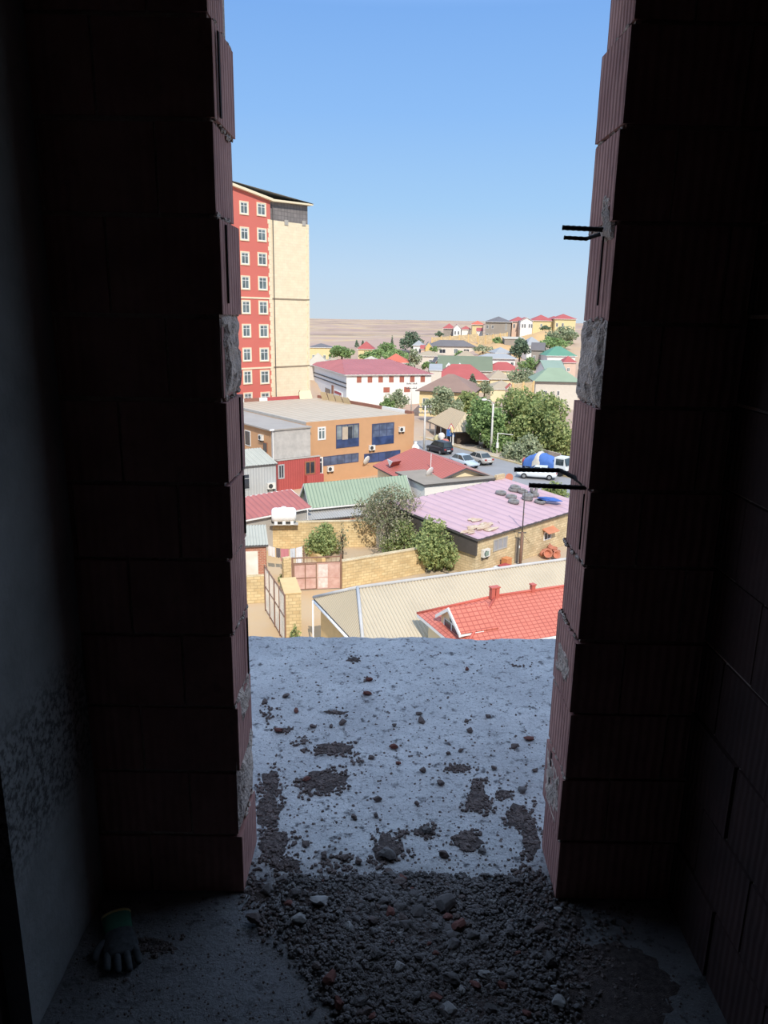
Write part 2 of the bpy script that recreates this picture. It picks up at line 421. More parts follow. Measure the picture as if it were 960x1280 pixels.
for nm, mt in (('g', m_stone), ('p', m_pale), ('c', m_chip), ('d', m_dirt)):
    SM[nm] = []
    for k in range(6):
        me = stone_mesh(k*3+ord(nm)*.1); me.materials.append(mt); SM[nm].append(me)
def stone(x, y, r, kind, name, label, cat, group, sink=.25):
    o = bpy.data.objects.new(name, rnd.choice(SM[kind])); COL.objects.link(o)
    o.scale = (r*rnd.uniform(.85, 1.2), r*rnd.uniform(.7, 1), r*rnd.uniform(.6, .95)); o.rotation_euler = (rnd.uniform(-.4, .4), rnd.uniform(-.4, .4), rnd.uniform(0, 6.3))
    o.location = (x, y, hmap(x, y) + o.scale[2]*.55 + (.007 if y < 1.72 else .001))
    return tag(o, label, cat, group)
def fl(px, py): p = G(px, py, .01); return p[0], p[1]
# individually recognisable stones
for (px, py, w, kd, lb) in ((399, 1130, 28, 'p', 'largest pale rounded stone at the left top of the rubble heap'), (374, 1152, 24, 'p', 'pale angular stone just below the largest one on the heap'),
                            (484, 1068, 30, 'g', 'dark grey stone lying alone above the rubble heap'), (334, 1111, 22, 'g', 'flat round grey stone by the foot of the left jamb'),
                            (533, 1036, 20, 'g', 'flat dark stone on the slab in front of the heap'), (318, 1151, 22, 'd', 'dark clod left of the rubble heap'),
                            (556, 1135, 34, 'g', 'broad dark stone at the right top of the rubble heap'), (470, 1206, 18, 'g', 'pale edged grey stone in the middle of the heap'),
                            (437, 1166, 14, 'p', 'small pale stone in the middle of the rubble heap'), (567, 1190, 22, 'g', 'flat grey stone in the right half of the rubble heap')):
    x, y = fl(px, py); stone(x, y, w*1.75/940/2*1.0, kd, 'stone', lb, 'stone', 'rubble stones on the threshold', .2)
def heap_pt():
    while True:
        px = rnd.gauss(520, 105); py = rnd.uniform(1092, 1285)
        lo = 335 + max(0, py-1150)*.75 + rnd.gauss(0, 14); hi = 690 + rnd.gauss(0, 26) - max(0, 1150-py)*.5
        if lo < px < hi + 30: return fl(px, py)
for k in range(190):
    x, y = heap_pt(); r = rnd.choice([.007, .009, .011, .014, .018])*rnd.uniform(.8, 1.15)
    kd = rnd.choice('ggggdp' if k % 3 else 'gdc')
    lb = {'g': 'grey stone chip in the rubble heap on the threshold', 'd': 'dark clod in the rubble heap on the threshold', 'p': 'pale mortar chip in the rubble heap on the threshold', 'c': 'reddish brick chip in the rubble heap on the threshold'}[kd]
    stone(x, y, r, kd, {'g': 'stone', 'd': 'dirt_clod', 'p': 'mortar_chip', 'c': 'brick_chip'}[kd], lb, 'stone', 'chips in the rubble heap')
# gravel and dirt between them
def lump(mb, x, y, z, r, rng):
    n = 5; i0 = len(mb.v); a0 = rng.uniform(0, 6)
    for (h, q) in ((-.5, .9), (.25, .75)):
        for j in range(n):
            a = a0+j*2*math.pi/n; rr = r*q*rng.uniform(.7, 1.25); mb.v.append((x+rr*math.cos(a), y+rr*math.sin(a), z+h*r*rng.uniform(.6, 1.2)))
    mb.v.append((x+r*.2*rng.uniform(-1, 1), y+r*.2*rng.uniform(-1, 1), z+r*rng.uniform(.4, .75)))
    for j in range(n):
        k = (j+1) % n; mb.f.append((i0+j, i0+k, i0+n+k, i0+n+j)); mb.m.append(0); mb.f.append((i0+n+j, i0+n+k, i0+2*n)); mb.m.append(0)
lr = random.Random(11)
gb = MB()
for k in range(11000):
    x, y = heap_pt(); r = lr.choice([.003, .004, .005, .006, .008]); lump(gb, x, y, hmap(x, y)+r*.2+lr.uniform(.003, .010), r, lr)
tag(gb.build('gravel', m_stone, recalc=False), 'fine dark gravel and dust of the rubble heap on the threshold', 'gravel', kind='stuff')
db = MB()
# crusts of dried dirt on the slab: (px, py, half width, half height in pixels, density)
for (px, py, hw, hh, n) in ((420, 935, 30, 10, 200), (377, 925, 12, 6, 40), (407, 974, 30, 15, 260), (385, 987, 14, 9, 60), (338, 975, 16, 20, 110), (336, 1010, 18, 30, 240), (342, 1052, 24, 22, 200), (597, 993, 13, 20, 170), (602, 1005, 18, 10, 110), (583, 1048, 20, 13, 170),
                            (652, 1018, 20, 16, 180), (662, 1045, 14, 25, 150), (573, 957, 20, 6, 80), (600, 975, 10, 5, 30), (630, 990, 12, 7, 40), (533, 1036, 14, 9, 60), (485, 1062, 24, 22, 190), (500, 1040, 10, 7, 30), (448, 950, 10, 3, 10), (355, 910, 14, 5, 30), (420, 888, 16, 4, 20), (443, 822, 8, 4, 12), (650, 830, 14, 4, 14), (460, 848, 8, 4, 10), (335, 890, 12, 12, 40),
                            (660, 1105, 30, 20, 200), (315, 1110, 20, 25, 90), (350, 1080, 30, 16, 120), (420, 1080, 25, 14, 80), (740, 1200, 60, 60, 260), (690, 1130, 30, 16, 160), (335, 1150, 16, 20, 80), (180, 1180, 50, 14, 60)):
    for k in range(n):
        a, q = lr.uniform(0, 6.283), lr.random()**.6
        wob = 1+.35*math.sin(a*3+px)+.2*math.sin(a*5+py)
        x, y = fl(px+hw*q*wob*math.cos(a), py+hh*q*wob*math.sin(a)); r = lr.uniform(.003, .008); lump(db, x, y, hmap(x, y)+r*.05+.003, r, lr)
for k in range(1500):
    px, py = lr.uniform(330, 685), 800+300*lr.random()**.8; x, y = fl(px, py)
    r = lr.choice([.0025, .003, .004, .006]); lump(db, x, y, hmap(x, y)+r*.1, r, lr)
for k in range(1100):
    px, py = lr.uniform(70, 900), lr.uniform(1110, 1280); x, y = fl(px, py)
    if -.74 < x < .78 and y < 1.72: r = lr.choice([.002, .003, .004]); lump(db, x, y, hmap(x, y)+r*.1, r, lr)
tag(db.build('dirt', m_dirt, recalc=False), 'dark dried dirt and grit scattered in crusts over the concrete slab', 'dirt', kind='stuff')
def mat_patch(mb, px, py, hw, hh, th=.0035, ragged=.5):
    n, m_ = 26, 9; R = []
    for j in range(m_+1):
        q = j/m_; row = []
        for i in range(n+1):
            a = 2*math.pi*(i % n)/n
            e_ = 1+ragged*(noise.noise((math.cos(a)*1.6+px, math.sin(a)*1.6+py, 1))+.6*noise.noise((math.cos(a)*5+px, math.sin(a)*5, py))+.35*noise.noise((math.cos(a)*11, math.sin(a)*11+px, py)))
            x, y = fl(px+hw*e_*q*math.cos(a), py+hh*e_*q*math.sin(a))
            h = th*(1-q**3)*(1+.9*noise.noise((x*45, y*45, 2))+.5*noise.noise((x*120, y*120, 7)))-(.003 if j == m_ else 0)
            row.append((x, y, hmap(x, y)+h))
        R.append(row)
    mb.grid(R)
mp = MB()
for (px, py, hw, hh, th) in ((420, 934, 27, 8, .004), (408, 973, 27, 13, .004), (338, 972, 12, 15, .003), (335, 1010, 14, 26, .004), (342, 1050, 18, 18, .004), (597, 995, 12, 17, .005), (583, 1048, 18, 12, .003), (650, 1020, 18, 15, .004), (664, 1045, 12, 22, .004), (572, 957, 17, 5, .003), (630, 990, 10, 6, .003), (485, 1060, 18, 18, .004), (533, 1036, 11, 6, .004),
                            (650, 1110, 34, 14, .004), (690, 1150, 40, 22, .004), (760, 1230, 90, 60, .004), (640, 1200, 70, 50, .004), (330, 1110, 22, 12, .003), (355, 1078, 24, 8, .003), (185, 1178, 40, 10, .003), (420, 888, 14, 3, .002), (443, 822, 9, 3, .002), (355, 910, 10, 4, .002), (470, 1120, 110, 22, .006), (510, 1170, 150, 42, .008), (570, 1240, 140, 60, .008)):
    mat_patch(mp, px, py, hw, hh, th)
tag(mp.build('dirt', M('dirt_mat', (132, 114, 108), .98, scale=70, col2=(80, 70, 66), bump=1.0, detail=8), smooth=True, recalc=False), 'flat dried mats of brown dirt on the slab and under the rubble heap', 'dirt', kind='stuff')
# brick crumbs and clods scattered over the slab
for (px, py, w, kd) in ((462, 848, 9, 'c'), (459, 865, 9, 'c'), (492, 932, 9, 'c'), (498, 952, 7, 'c'), (383, 973, 10, 'c'), (370, 887, 9, 'c'), (428, 902, 9, 'd'), (391, 906, 8, 'd'), (527, 900, 9, 'd'), (524, 891, 7, 'd'), (464, 945, 7, 'd'),
                        (529, 962, 8, 'd'), (551, 977, 9, 'd'), (472, 997, 10, 'd'), (587, 912, 8, 'd'), (583, 899, 6, 'd'), (661, 922, 10, 'c'), (643, 932, 9, 'd'), (560, 940, 6, 'd'), (576, 936, 6, 'd'), (618, 958, 7, 'd'), (603, 1062, 9, 'g'), (584, 835, 6, 'c'),
                        (414, 905, 6, 'd'), (348, 912, 10, 'c'), (357, 868, 8, 'd'), (331, 876, 8, 'd'), (487, 1090, 12, 'd'), (405, 1068, 10, 'd'), (430, 1071, 12, 'd'), (448, 1075, 10, 'd'), (382, 1052, 10, 'd'), (555, 1068, 13, 'd'), (653, 985, 9, 'g'), (669, 961, 7, 'd'), (610, 894, 6, 'd'), (521, 1003, 7, 'd'), (443, 1020, 8, 'd'), (470, 1018, 7, 'd'), (493, 905, 5, 'd')):
    x, y = fl(px, py)
    stone(x, y, w*(y+.4)/940/2*1.15, kd, {'c': 'brick_chip', 'd': 'dirt_clod', 'g': 'stone'}[kd], {'c': 'small reddish brick chip lying loose on the concrete slab', 'd': 'small dark clod lying loose on the concrete slab', 'g': 'small grey stone lying loose on the concrete slab'}[kd], 'stone', 'crumbs on the slab')

# work glove in the dark corner
m_glove = M('glove_knit', (92, 96, 98), .95, scale=50, col2=(58, 60, 62)); m_cuff = M('glove_cuff', (58, 120, 92), .9, scale=40); m_trim = M('glove_trim', (190, 170, 90), .9)
gx, gy = fl(150, 1178)
glove = thing('work_glove', 'dirty grey knitted work glove lying in the dark corner by the left wall', 'glove', (gx, gy, hmap(gx, gy)), math.radians(205))
def skin(name, joints, edges, radii, mat, parent, sub=2):
    me = bpy.data.meshes.new(name); me.from_pydata(joints, edges, []); o = bpy.data.objects.new(name, me); COL.objects.link(o)
    if parent is not None: o.parent = parent
    me.materials.append(mat); mo = o.modifiers.new('skin', 'SKIN'); mo.use_smooth_shade = True
    for i, r in enumerate(radii):
        sv_ = me.skin_vertices[0].data[i]; sv_.radius = (r, r) if not isinstance(r, tuple) else r; sv_.use_root = (i == 0)
    s_ = o.modifiers.new('sub', 'SUBSURF'); s_.levels = s_.render_levels = sub
    return o
pm = MB()
pm.lathe([(.012, -.035), (.034, -.03), (.040, 0), (.042, .03), (.036, .05), (.014, .055)], 14, axis='y')
po = pm.build('palm', m_glove, glove, smooth=True); po.scale = (1, 1, .38); po.location = (0, 0, .018)
for k, (x, ln) in enumerate(((-.030, .062), (-.010, .074), (.011, .070), (.031, .055))):
    skin('finger', [(x, .03, .016), (x*1.12, .03+ln*.5, .021), (x*1.2, .03+ln, .013)], [(0, 1), (1, 2)], [.0105, .0100, .0085], m_glove, glove, 1)
skin('thumb', [(.032, -.012, .016), (.055, .012, .018), (.064, .040, .012)], [(0, 1), (1, 2)], [.012, .0105, .0085], m_glove, glove, 1)
cu = MB(); cu.lathe([(.034, -.085), (.036, -.082), (.035, -.045), (.034, -.028)], 14, axis='y'); co = cu.build('cuff', m_cuff, glove, smooth=True); co.scale = (1, 1, .42); co.location = (0, 0, .018)
ct = MB(); ct.lathe([(.033, -.092), (.037, -.091), (.037, -.083), (.034, -.081)], 14, axis='y'); c2 = ct.build('cuff_trim', m_trim, glove, smooth=True); c2.scale = (1, 1, .42); c2.location = (0, 0, .018)
# ================================================================== outdoors: builders
GZ = -16.5
m_frame = M('white_window_frame', (238, 238, 234), .5, var=.05); m_pane = MGLASS('window_glass', (120, 138, 140)); m_panedark = MGLASS('dark_glass', (62, 70, 84))
m_bluepane = MGLASS('blue_glass', (58, 82, 136)); m_brownf = M('brown_frame', (176, 112, 72), .6, var=.1)
def ribbed(mb, E0, e, Ln, s, S_, a, b, lam=0, amp=0, mi=0):
    """sheet from an eave line E0+e*t up the slope s; top runs from a to b along the eave"""
    E0, e, s = (np.array(q, float) for q in (E0, e, s)); n = np.cross(e, s); n = n/np.linalg.norm(n)
    if lam:
        k = max(4, int(Ln/lam*4)); ts = list(np.linspace(0, Ln, k+1))
    else: ts = [0, Ln]
    ts = sorted(set([round(t, 4) for t in ts] + [round(max(0, min(Ln, q)), 4) for q in (a, b)]))
    lo, hi, ul, uh = [], [], [], []
    for t in ts:
        top = S_*(min(1, t/a) if a > 1e-6 else 1)*1.0
        if b < Ln-1e-6: top = min(top, S_*min(1, (Ln-t)/(Ln-b)))
        o = n*(amp*math.cos(2*math.pi*t/lam) if lam else 0)
        p = E0+e*t+o; lo.append(p); hi.append(p+s*max(top, .001)); ul.append((t, 0)); uh.append((t, top))
    mb.grid([lo, hi], mi, [ul, uh])
def roof(kind, w, d, z, rise, inset=None, lam=0, amp=0, th=.12):
    """roof over [0,w]x[0,d] at eave height z; returns (sheet, edge board) builders"""
    mb = MB(); fb_ = MB()
    if kind == 'hip':
        a = inset if inset is not None else min(w, d)/2
        a = min(a, w/2-.01); sl = math.hypot(d/2, rise); sv_ = np.array([0, d/2, rise])/sl
        ribbed(mb, (0, 0, z), (1, 0, 0), w, sv_, sl, a, w-a, lam, amp)
        ribbed(mb, (w, d, z), (-1, 0, 0), w, sv_*np.array([1, -1, 1]), sl, a, w-a, lam, amp)
        s2 = math.hypot(a, rise); sx_ = np.array([a, 0, rise])/s2
        ribbed(mb, (0, d, z), (0, -1, 0), d, sx_, s2, d/2, d/2, lam, amp)
        ribbed(mb, (w, 0, z), (0, 1, 0), d, sx_*np.array([-1, 1, 1]), s2, d/2, d/2, lam, amp)
    elif kind == 'gable':      # ridge along x
        sl = math.hypot(d/2, rise); sv_ = np.array([0, d/2, rise])/sl
        ribbed(mb, (0, 0, z), (1, 0, 0), w, sv_, sl, 0, w, lam, amp); ribbed(mb, (w, d, z), (-1, 0, 0), w, sv_*np.array([1, -1, 1]), sl, 0, w, lam, amp)
    elif kind == 'gable_y':    # ridge along y, gable to the front
        sl = math.hypot(w/2, rise); sv_ = np.array([w/2, 0, rise])/sl
        ribbed(mb, (0, d, z), (0, -1, 0), d, sv_, sl, 0, d, lam, amp); ribbed(mb, (w, 0, z), (0, 1, 0), d, sv_*np.array([-1, 1, 1]), sl, 0, d, lam, amp)
    elif kind == 'shed':       # rises to the back
        sl = math.hypot(d, rise); ribbed(mb, (0, 0, z), (1, 0, 0), w, np.array([0, d, rise])/sl, sl, 0, w, lam, amp)
    # edge boards just under the sheet
    if kind == 'hip':
        fb_.box(0, 0, z-th, w, .06, z-.012); fb_.box(0, d-.06, z-th, w, d, z-.012); fb_.box(0, .06, z-th, .06, d-.06, z-.012); fb_.box(w-.06, .06, z-th, w, d-.06, z-.012)
        fb_.box(.06, .06, z-th, w-.06, d-.06, z-th+.03)
    elif kind in ('gable', 'gable_y'):
        if kind == 'gable': A = lambda u, v, q: (u, v, q); uu, vv = w, d
        else: A = lambda u, v, q: (v, u, q); uu, vv = d, w
        for u0 in (0, uu-.08):
            fb_.prism([A(u0, 0, z-th), A(u0, vv/2, z+rise-th), A(u0, vv, z-th), A(u0, vv, z-.01), A(u0, vv/2, z+rise-.01), A(u0, 0, z-.01)], np.array(A(.08, 0, 0)))
        for v0 in (0, vv-.06):
            p, q = A(.08, v0, z-th), A(uu-.08, v0+.06, z-.02); fb_.box(min(p[0], q[0]), min(p[1], q[1]), p[2], max(p[0], q[0]), max(p[1], q[1]), q[2])
    elif kind == 'shed':
        fb_.box(0, 0, z-th, w, .06, z-.015); fb_.box(0, d-.06, z+rise-th, w, d, z+rise-.015)
        for u0 in (0, w-.06): fb_.prism([(u0, 0.06, z-th), (u0, d-.06, z+rise-th), (u0, d-.06, z+rise-.015), (u0, .06, z-.015)], (.06, 0, 0))
    return mb, fb_
def window(parent, face, u, z, ww, hh, w, d, fm=None, pm_=None, muls=1, bar=False, surround=None, ins=0.0, fw_=.09):
    """face: f front, l left, r right; u is distance from the left end of that face"""
    def T(a, dep, q):
        if face == 'f': return (a, ins-dep, q)
        if face == 'l': return (ins-dep, d-a, q)
        return (w-ins+dep, a, q)
    def bx(mb, a0, a1, d0, d1, z0, z1):
        p, q = T(a0, d0, z0), T(a1, d1, z1)
        mb.box(*(min(p[i], q[i]) for i in range(3)), *(max(p[i], q[i]) for i in range(3)))
    fr = MB(); f = min(fw_, ww*.2)
    bx(fr, u, u+f, 0, .05, z, z+hh); bx(fr, u+ww-f, u+ww, 0, .05, z, z+hh); bx(fr, u+f, u+ww-f, 0, .05, z, z+f); bx(fr, u+f, u+ww-f, 0, .05, z+hh-f, z+hh)
    for k in range(muls):
        c = u+ww*(k+1)/(muls+1); bx(fr, c-f*.35, c+f*.35, .012, .045, z+f, z+hh-f)
    if bar: bx(fr, u+f, u+ww-f, .012, .042, z+hh*.68, z+hh*.68+f*.7)
    wo_ = fr.build('window', fm or m_frame, parent)
    pn = MB(); bx(pn, u+f, u+ww-f, -.02, .012, z+f, z+hh-f); pn.build('pane', pm_ or m_pane, wo_)
    if surround:
        sb = MB(); g = .16
        bx(sb, u-g, u, 0, .08, z-g, z+hh+g); bx(sb, u+ww, u+ww+g, 0, .08, z-g, z+hh+g); bx(sb, u, u+ww, 0, .08, z+hh, z+hh+g); bx(sb, u, u+ww, 0, .10, z-g, z)
        sb.build('surround', surround, wo_)
    return wo_
def walls(w, d, h, kind=None, rise=0, ins=.35, depth=-1.5, mi=0, lift=None):
    mb = MB(); x0, x1, y0, y1 = ins, w-ins, ins, d-ins
    if kind == 'gable_y' or kind == 'gable':
        if kind == 'gable_y':
            top = h + rise*(1) - .1; e = h+rise*ins/(w/2)-.1
            poly = [(x0, y0, depth), (x1, y0, depth), (x1, y0, e), (w/2, y0, top), (x0, y0, e)]; mb.prism(poly, (0, y1-y0, 0), mi)
        else:
            top = h+rise-.1; e = h+rise*ins/(d/2)-.1
            poly = [(x0, y0, depth), (x0, y0, e), (x0, d/2, top), (x0, y1, e), (x0, y1, depth)]; mb.prism(poly, (x1-x0, 0, 0), mi)
    elif kind == 'shed':
        e0 = h+rise*ins/d-.1; e1 = h+rise*(1-ins/d)-.1
        mb.prism([(x0, y0, depth), (x0, y0, e0), (x0, y1, e1), (x0, y1, depth)], (x1-x0, 0, 0), mi)
    else: mb.box(x0, y0, depth, x1, y1, h-.02, mi)
    return mb
ANCH = []
def house(label, name, O, zb, yaw, w, d, h, kind, rise, wm, rm, fm=None, inset=None, ins=.35, lam=0, amp=0, cat='house', group=None, win=(), depth=-1.5, anchor=True, th=.14):
    r = thing(name, label, cat, (O[0], O[1], zb), yaw, group)
    walls(w, d, h, kind, rise, ins, depth).build('walls', wm, r)
    a, b = roof(kind, w, d, h, rise, inset, lam, amp, th)
    ro = a.build('roof', rm, r, recalc=False)
    b.build('eave_board', fm or m_frame, ro)
    for q in win:
        q = dict(q); n = q.pop('n', 1); st = q.pop('step', 0); u0 = q.pop('u')
        for k in range(n): window(r, q.get('face', 'f'), u0+k*st, q['z'], q['w'], q['h'], w, d, q.get('fm'), q.get('pm'), q.get('muls', 1), q.get('bar', False), q.get('surround'), ins)
    if anchor: ANCH.append((O[0]+math.cos(yaw)*w/2 - math.sin(yaw)*d/2, O[1]+math.sin(yaw)*w/2+math.cos(yaw)*d/2, zb, max(w, d)))
    return r
def far(label, name, pl, pr, py, D, yawd, wall_h, d, kind, rise, wm, rm, **k):
    """front eave seen from pixel column pl to pr with its left end at height py and distance D"""
    A = P(pl, py, D); yaw = math.radians(yawd); e = np.array([math.cos(yaw), math.sin(yaw)])
    w = L(A, e, pr, py)[1]
    return house(label, name, A, A[2]-wall_h, yaw, w, d, wall_h, kind, rise, wm, rm, **k)

def leaves(name, blobs, n, size, mats, parent, seed=1, elong=1.0, inner=.55):
    g = np.random.default_rng(seed); vol = np.array([b[3]*b[4]*b[5] for b in blobs])**.75; pk = g.choice(len(blobs), n, p=vol/vol.sum())
    B = np.array(blobs); u = g.normal(size=(n, 3)); u /= np.linalg.norm(u, axis=1)[:, None]
    rad = inner+(1-inner)*g.random(n)**.6
    rad *= 1+.16*np.sin(u[:, 0]*5+pk)*np.cos(u[:, 2]*6+pk*2)
    c = B[pk, :3]+u*rad[:, None]*B[pk, 3:6]
    a = g.normal(size=(n, 3))+u*.3; a /= np.linalg.norm(a, axis=1)[:, None]
    t = g.normal(size=(n, 3)); t -= a*(t*a).sum(1)[:, None]; t /= np.linalg.norm(t, axis=1)[:, None]; b = np.cross(a, t)
    s = size*(.6+.8*g.random(n))[:, None]
    q = np.stack([c-t*s*.5*elong, c+b*s*.32+a*s*.08, c+t*s*.5*elong, c-b*s*.32+a*s*.08], 1).reshape(-1, 3)
    me = bpy.data.meshes.new(name); me.vertices.add(4*n); me.vertices.foreach_set('co', q.astype(np.float32).ravel())
    me.loops.add(4*n); me.loops.foreach_set('vertex_index', np.arange(4*n, dtype=np.int32))
    me.polygons.add(n); me.polygons.foreach_set('loop_start', np.arange(0, 4*n, 4, dtype=np.int32)); 
    for m in mats: me.materials.append(m)
    me.polygons.foreach_set('material_index', g.integers(0, len(mats), n).astype(np.int32)); me.update(calc_edges=True)
    o = bpy.data.objects.new(name, me); COL.objects.link(o); o.parent = parent; return o
m_bark = M('bark', (112, 92, 74), .95, scale=6, col2=(78, 64, 52))
LEAF = {
 'olive': [MLEAF('leaf_olive_a', (149, 168, 92), (180, 194, 116)), MLEAF('leaf_olive_b', (117, 140, 78), (149, 168, 94)), MLEAF('leaf_yellow', (195, 200, 116), (172, 183, 103))],
 'green': [MLEAF('leaf_green_a', (140, 174, 97), (176, 205, 115)), MLEAF('leaf_green_b', (112, 143, 86), (146, 176, 102))],
 'dull': [MLEAF('leaf_dull_a', (174, 184, 140), (199, 205, 159)), MLEAF('leaf_dull_b', (135, 150, 115), (161, 174, 130))],
 'dark': [MLEAF('leaf_dark_a', (117, 140, 109), (143, 163, 124)), MLEAF('leaf_dark_b', (97, 120, 97), (122, 146, 112))],
 'grey': [MLEAF('leaf_grey_a', (174, 167, 131), (189, 178, 146)), MLEAF('leaf_grey_b', (135, 135, 99), (154, 150, 116)), MLEAF('leaf_grey_c', (141, 148, 99), (122, 131, 90))]}
def tree(label, name, pc, pbase, ptop, D, wpx, leaf, n=2600, size=.3, group=None, shape='round', seed=1, trunk=True, dr=None, cat='tree'):
    """crown centred on column pc from pixel row ptop to pbase (ground row), wpx wide, at distance D"""
    B = P(pc, pbase, D); T = P(pc, ptop, D); H = T[2]-B[2]; R = wpx/2*D/F*1.02
    r = thing(name, label, cat, B, 0, group); g = random.Random(seed); bl = []
    if shape == 'round':
        for k in range(16):
            a = k*2.4+g.random(); q = .7*math.sqrt((k+.3)/16); hz = H*g.uniform(.26, .60+.16*(1-q))
            bl.append((R*q*1.1*math.cos(a), R*q*1.1*math.sin(a), hz, R*g.uniform(.28, .42), R*g.uniform(.28, .42), H*g.uniform(.13, .2)))
        for k in range(3): bl.append((R*g.uniform(-.35, .35), R*g.uniform(-.3, .3), H*g.uniform(.72, .82), R*g.uniform(.28, .4), R*.34, H*.17))
    elif shape == 'bush':
        for k in range(15):
            a = k*2.4+g.random(); q = .74*math.sqrt((k+.3)/15)
            hz = g.uniform(.2, .42+.34*(1-q)); rz = g.uniform(.18, .26)
            bl.append((R*q*1.1*math.cos(a), R*q*1.1*math.sin(a), H*hz, R*g.uniform(.26, .38), R*g.uniform(.26, .38), H*rz))
        for k in range(3): bl.append((R*g.uniform(-.3, .3), R*g.uniform(-.2, .2), H*g.uniform(.62, .78), R*g.uniform(.26, .36), R*.3, H*.21))
    elif shape == 'cone':
        for k in range(7): q = k/6; bl.append((0, 0, H*(.16+.74*q), R*(1-.82*q), R*(1-.82*q), H*.12))
    leaves('crown', bl, n, size, LEAF[leaf], r, seed)
    if trunk:
        tb = MB(); tr = max(.06, R*.06); tb.tube([(0, 0, -.5), (R*.03, 0, H*.22), (-R*.03, R*.02, H*.55), (0, 0, H*.8)], [tr*1.4, tr, tr*.7, tr*.3], 7)
        for k in range(5):
            a = k*1.3; tb.tube([(0, 0, H*(.25+.06*k)), (R*.45*math.cos(a), R*.45*math.sin(a), H*(.5+.06*k))], [tr*.55, tr*.2], 5)
        tb.build('trunk', m_bark, r, smooth=True)
    if pbase and D > 105: ANCH.append((B[0], B[1], B[2], 6))
    return r

# small equipment -------------------------------------------------------------------------------------------------
m_acw = M('ac_white', (232, 230, 222), .5, var=.06); m_acg = M('ac_grille', (70, 72, 74), .6); m_brk = M('steel_bracket', (90, 88, 86), .6)
def ac_proto(label):
    r = thing('air_conditioner', label, 'air conditioner', (0, 0, 0), 0, 'outdoor air conditioner units')
    c = MB(); c.box(-.42, -.3, 0, .42, -.02, .6); c.box(-.44, -.31, .58, .44, -.01, .62); c.build('casing', m_acw, r)
    g = MB(); g.lathe([(.04, -.315), (.23, -.318), (.24, -.30)], 20, (-.1, 0, .3), 'y'); g.build('fan_grille', m_acg, r)
    k = MB()
    for x in (-.3, .3): k.box(x-.02, -.32, -.05, x+.02, .02, -.002); k.prism([(x-.02, .02, -.35), (x-.02, -.3, -.05), (x-.02, .02, -.05)], (.04, 0, 0))
    k.build('bracket', m_brk, r); return r
_ac = [None]
def put_ac(label, loc, yaw, s=1.0):
    if _ac[0] is None: o = _ac[0] = ac_proto(label)
    else: o = copy_tree(_ac[0])
    o['label'] = label; o.location = tuple(map(float, loc)); o.rotation_euler = (0, 0, yaw); o.scale = (s, s, s); return o
def rot(p, yaw, O=(0, 0, 0)):
    c, s = math.cos(yaw), math.sin(yaw); return (O[0]+c*p[0]-s*p[1], O[1]+s*p[0]+c*p[1], O[2]+p[2])
m_dish = M('dish_white', (228, 224, 216), .5, var=.08)
def dish(label, loc, yaw, R=.45, group='satellite dishes'):
    r = thing('satellite_dish', label, 'satellite dish', loc, yaw, group)
    b = MB(); prof = [(R*q, -.10-R*.22*(1-q*q)+.0) for q in (.05, .3, .55, .8, 1.0)]
    b.lathe([(q, -h) for q, h in prof[::-1]][::-1], 18, axis='y'); o = b.build('reflector', m_dish, r, smooth=True); o.rotation_euler = (math.radians(200), 0, 0); o.location = (0, -.25, .25)
    a = MB(); a.tube([(0, 0, 0), (0, -.18, .05), (0, -.25, .25)], .02, 6); a.build('mount', m_brk, r)
    l = MB(); l.tube([(0, -.2, .05), (0, -.75, .25)], .012, 6); l.tube([(0, -.72, .22), (0, -.82, .3)], .035, 8); l.build('receiver_arm', m_brk, r); return r
# ================================================================== outdoors: the near courtyards
m_lime = MBRICK('limestone_blocks', (236, 208, 148), (218, 184, 122), (202, 172, 118), .42, .2, .02)
m_lime2 = MBRICK('pale_limestone_blocks', (232, 208, 160), (214, 186, 136), (196, 172, 128), .42, .2, .02)
m_limesm = M('smooth_limestone', (234, 196, 124), .9, scale=1.5, var=.12); m_redbr = MBRICK('red_brickwork', (206, 122, 88), (186, 104, 76), (200, 170, 140), .25, .1, .012)
m_grycem = M('grey_cement', (188, 182, 172), .95, scale=1.2, var=.15, bump=.3); m_white = M('white_render', (246, 242, 236), .85, scale=.8, var=.06)
m_cream = M('cream_render', (246, 226, 176), .85, scale=.6, var=.07); m_whitefas = M('white_fascia', (246, 244, 240), .6, var=.04)
m_pvc = M('white_plastic', (248, 246, 242), .4, var=.03)
m_redtile = MBRICK('red_metal_tile', (222, 116, 88), (216, 110, 83), (182, 84, 64), .26, .19, .03, .45, 0, .4, .12, .5)
m_redplain = M('red_sheet', (214, 96, 74), .5, var=.08)
m_tan = MSTRIPE('tan_asbestos_sheet', (204, 188, 158), (178, 162, 132), .18, .9)
m_tancap = M('asbestos_ridge', (206, 204, 200), .9, scale=1.5, var=.2)
m_gutter = M('dark_gutter', (96, 92, 92), .6)

def hipfit(A, B, ap, ze):
    a = G(*A, ze); b = G(*B, ze); d1 = (b-a)[:2]; W_ = np.linalg.norm(d1); d1 = d1/W_; d2 = np.array([-d1[1], d1[0]])
    p, t = L(a[:2]+d1*W_/2, d2, *ap); return b, math.atan2(d2[1], d2[0]), W_, t, p[2]-ze
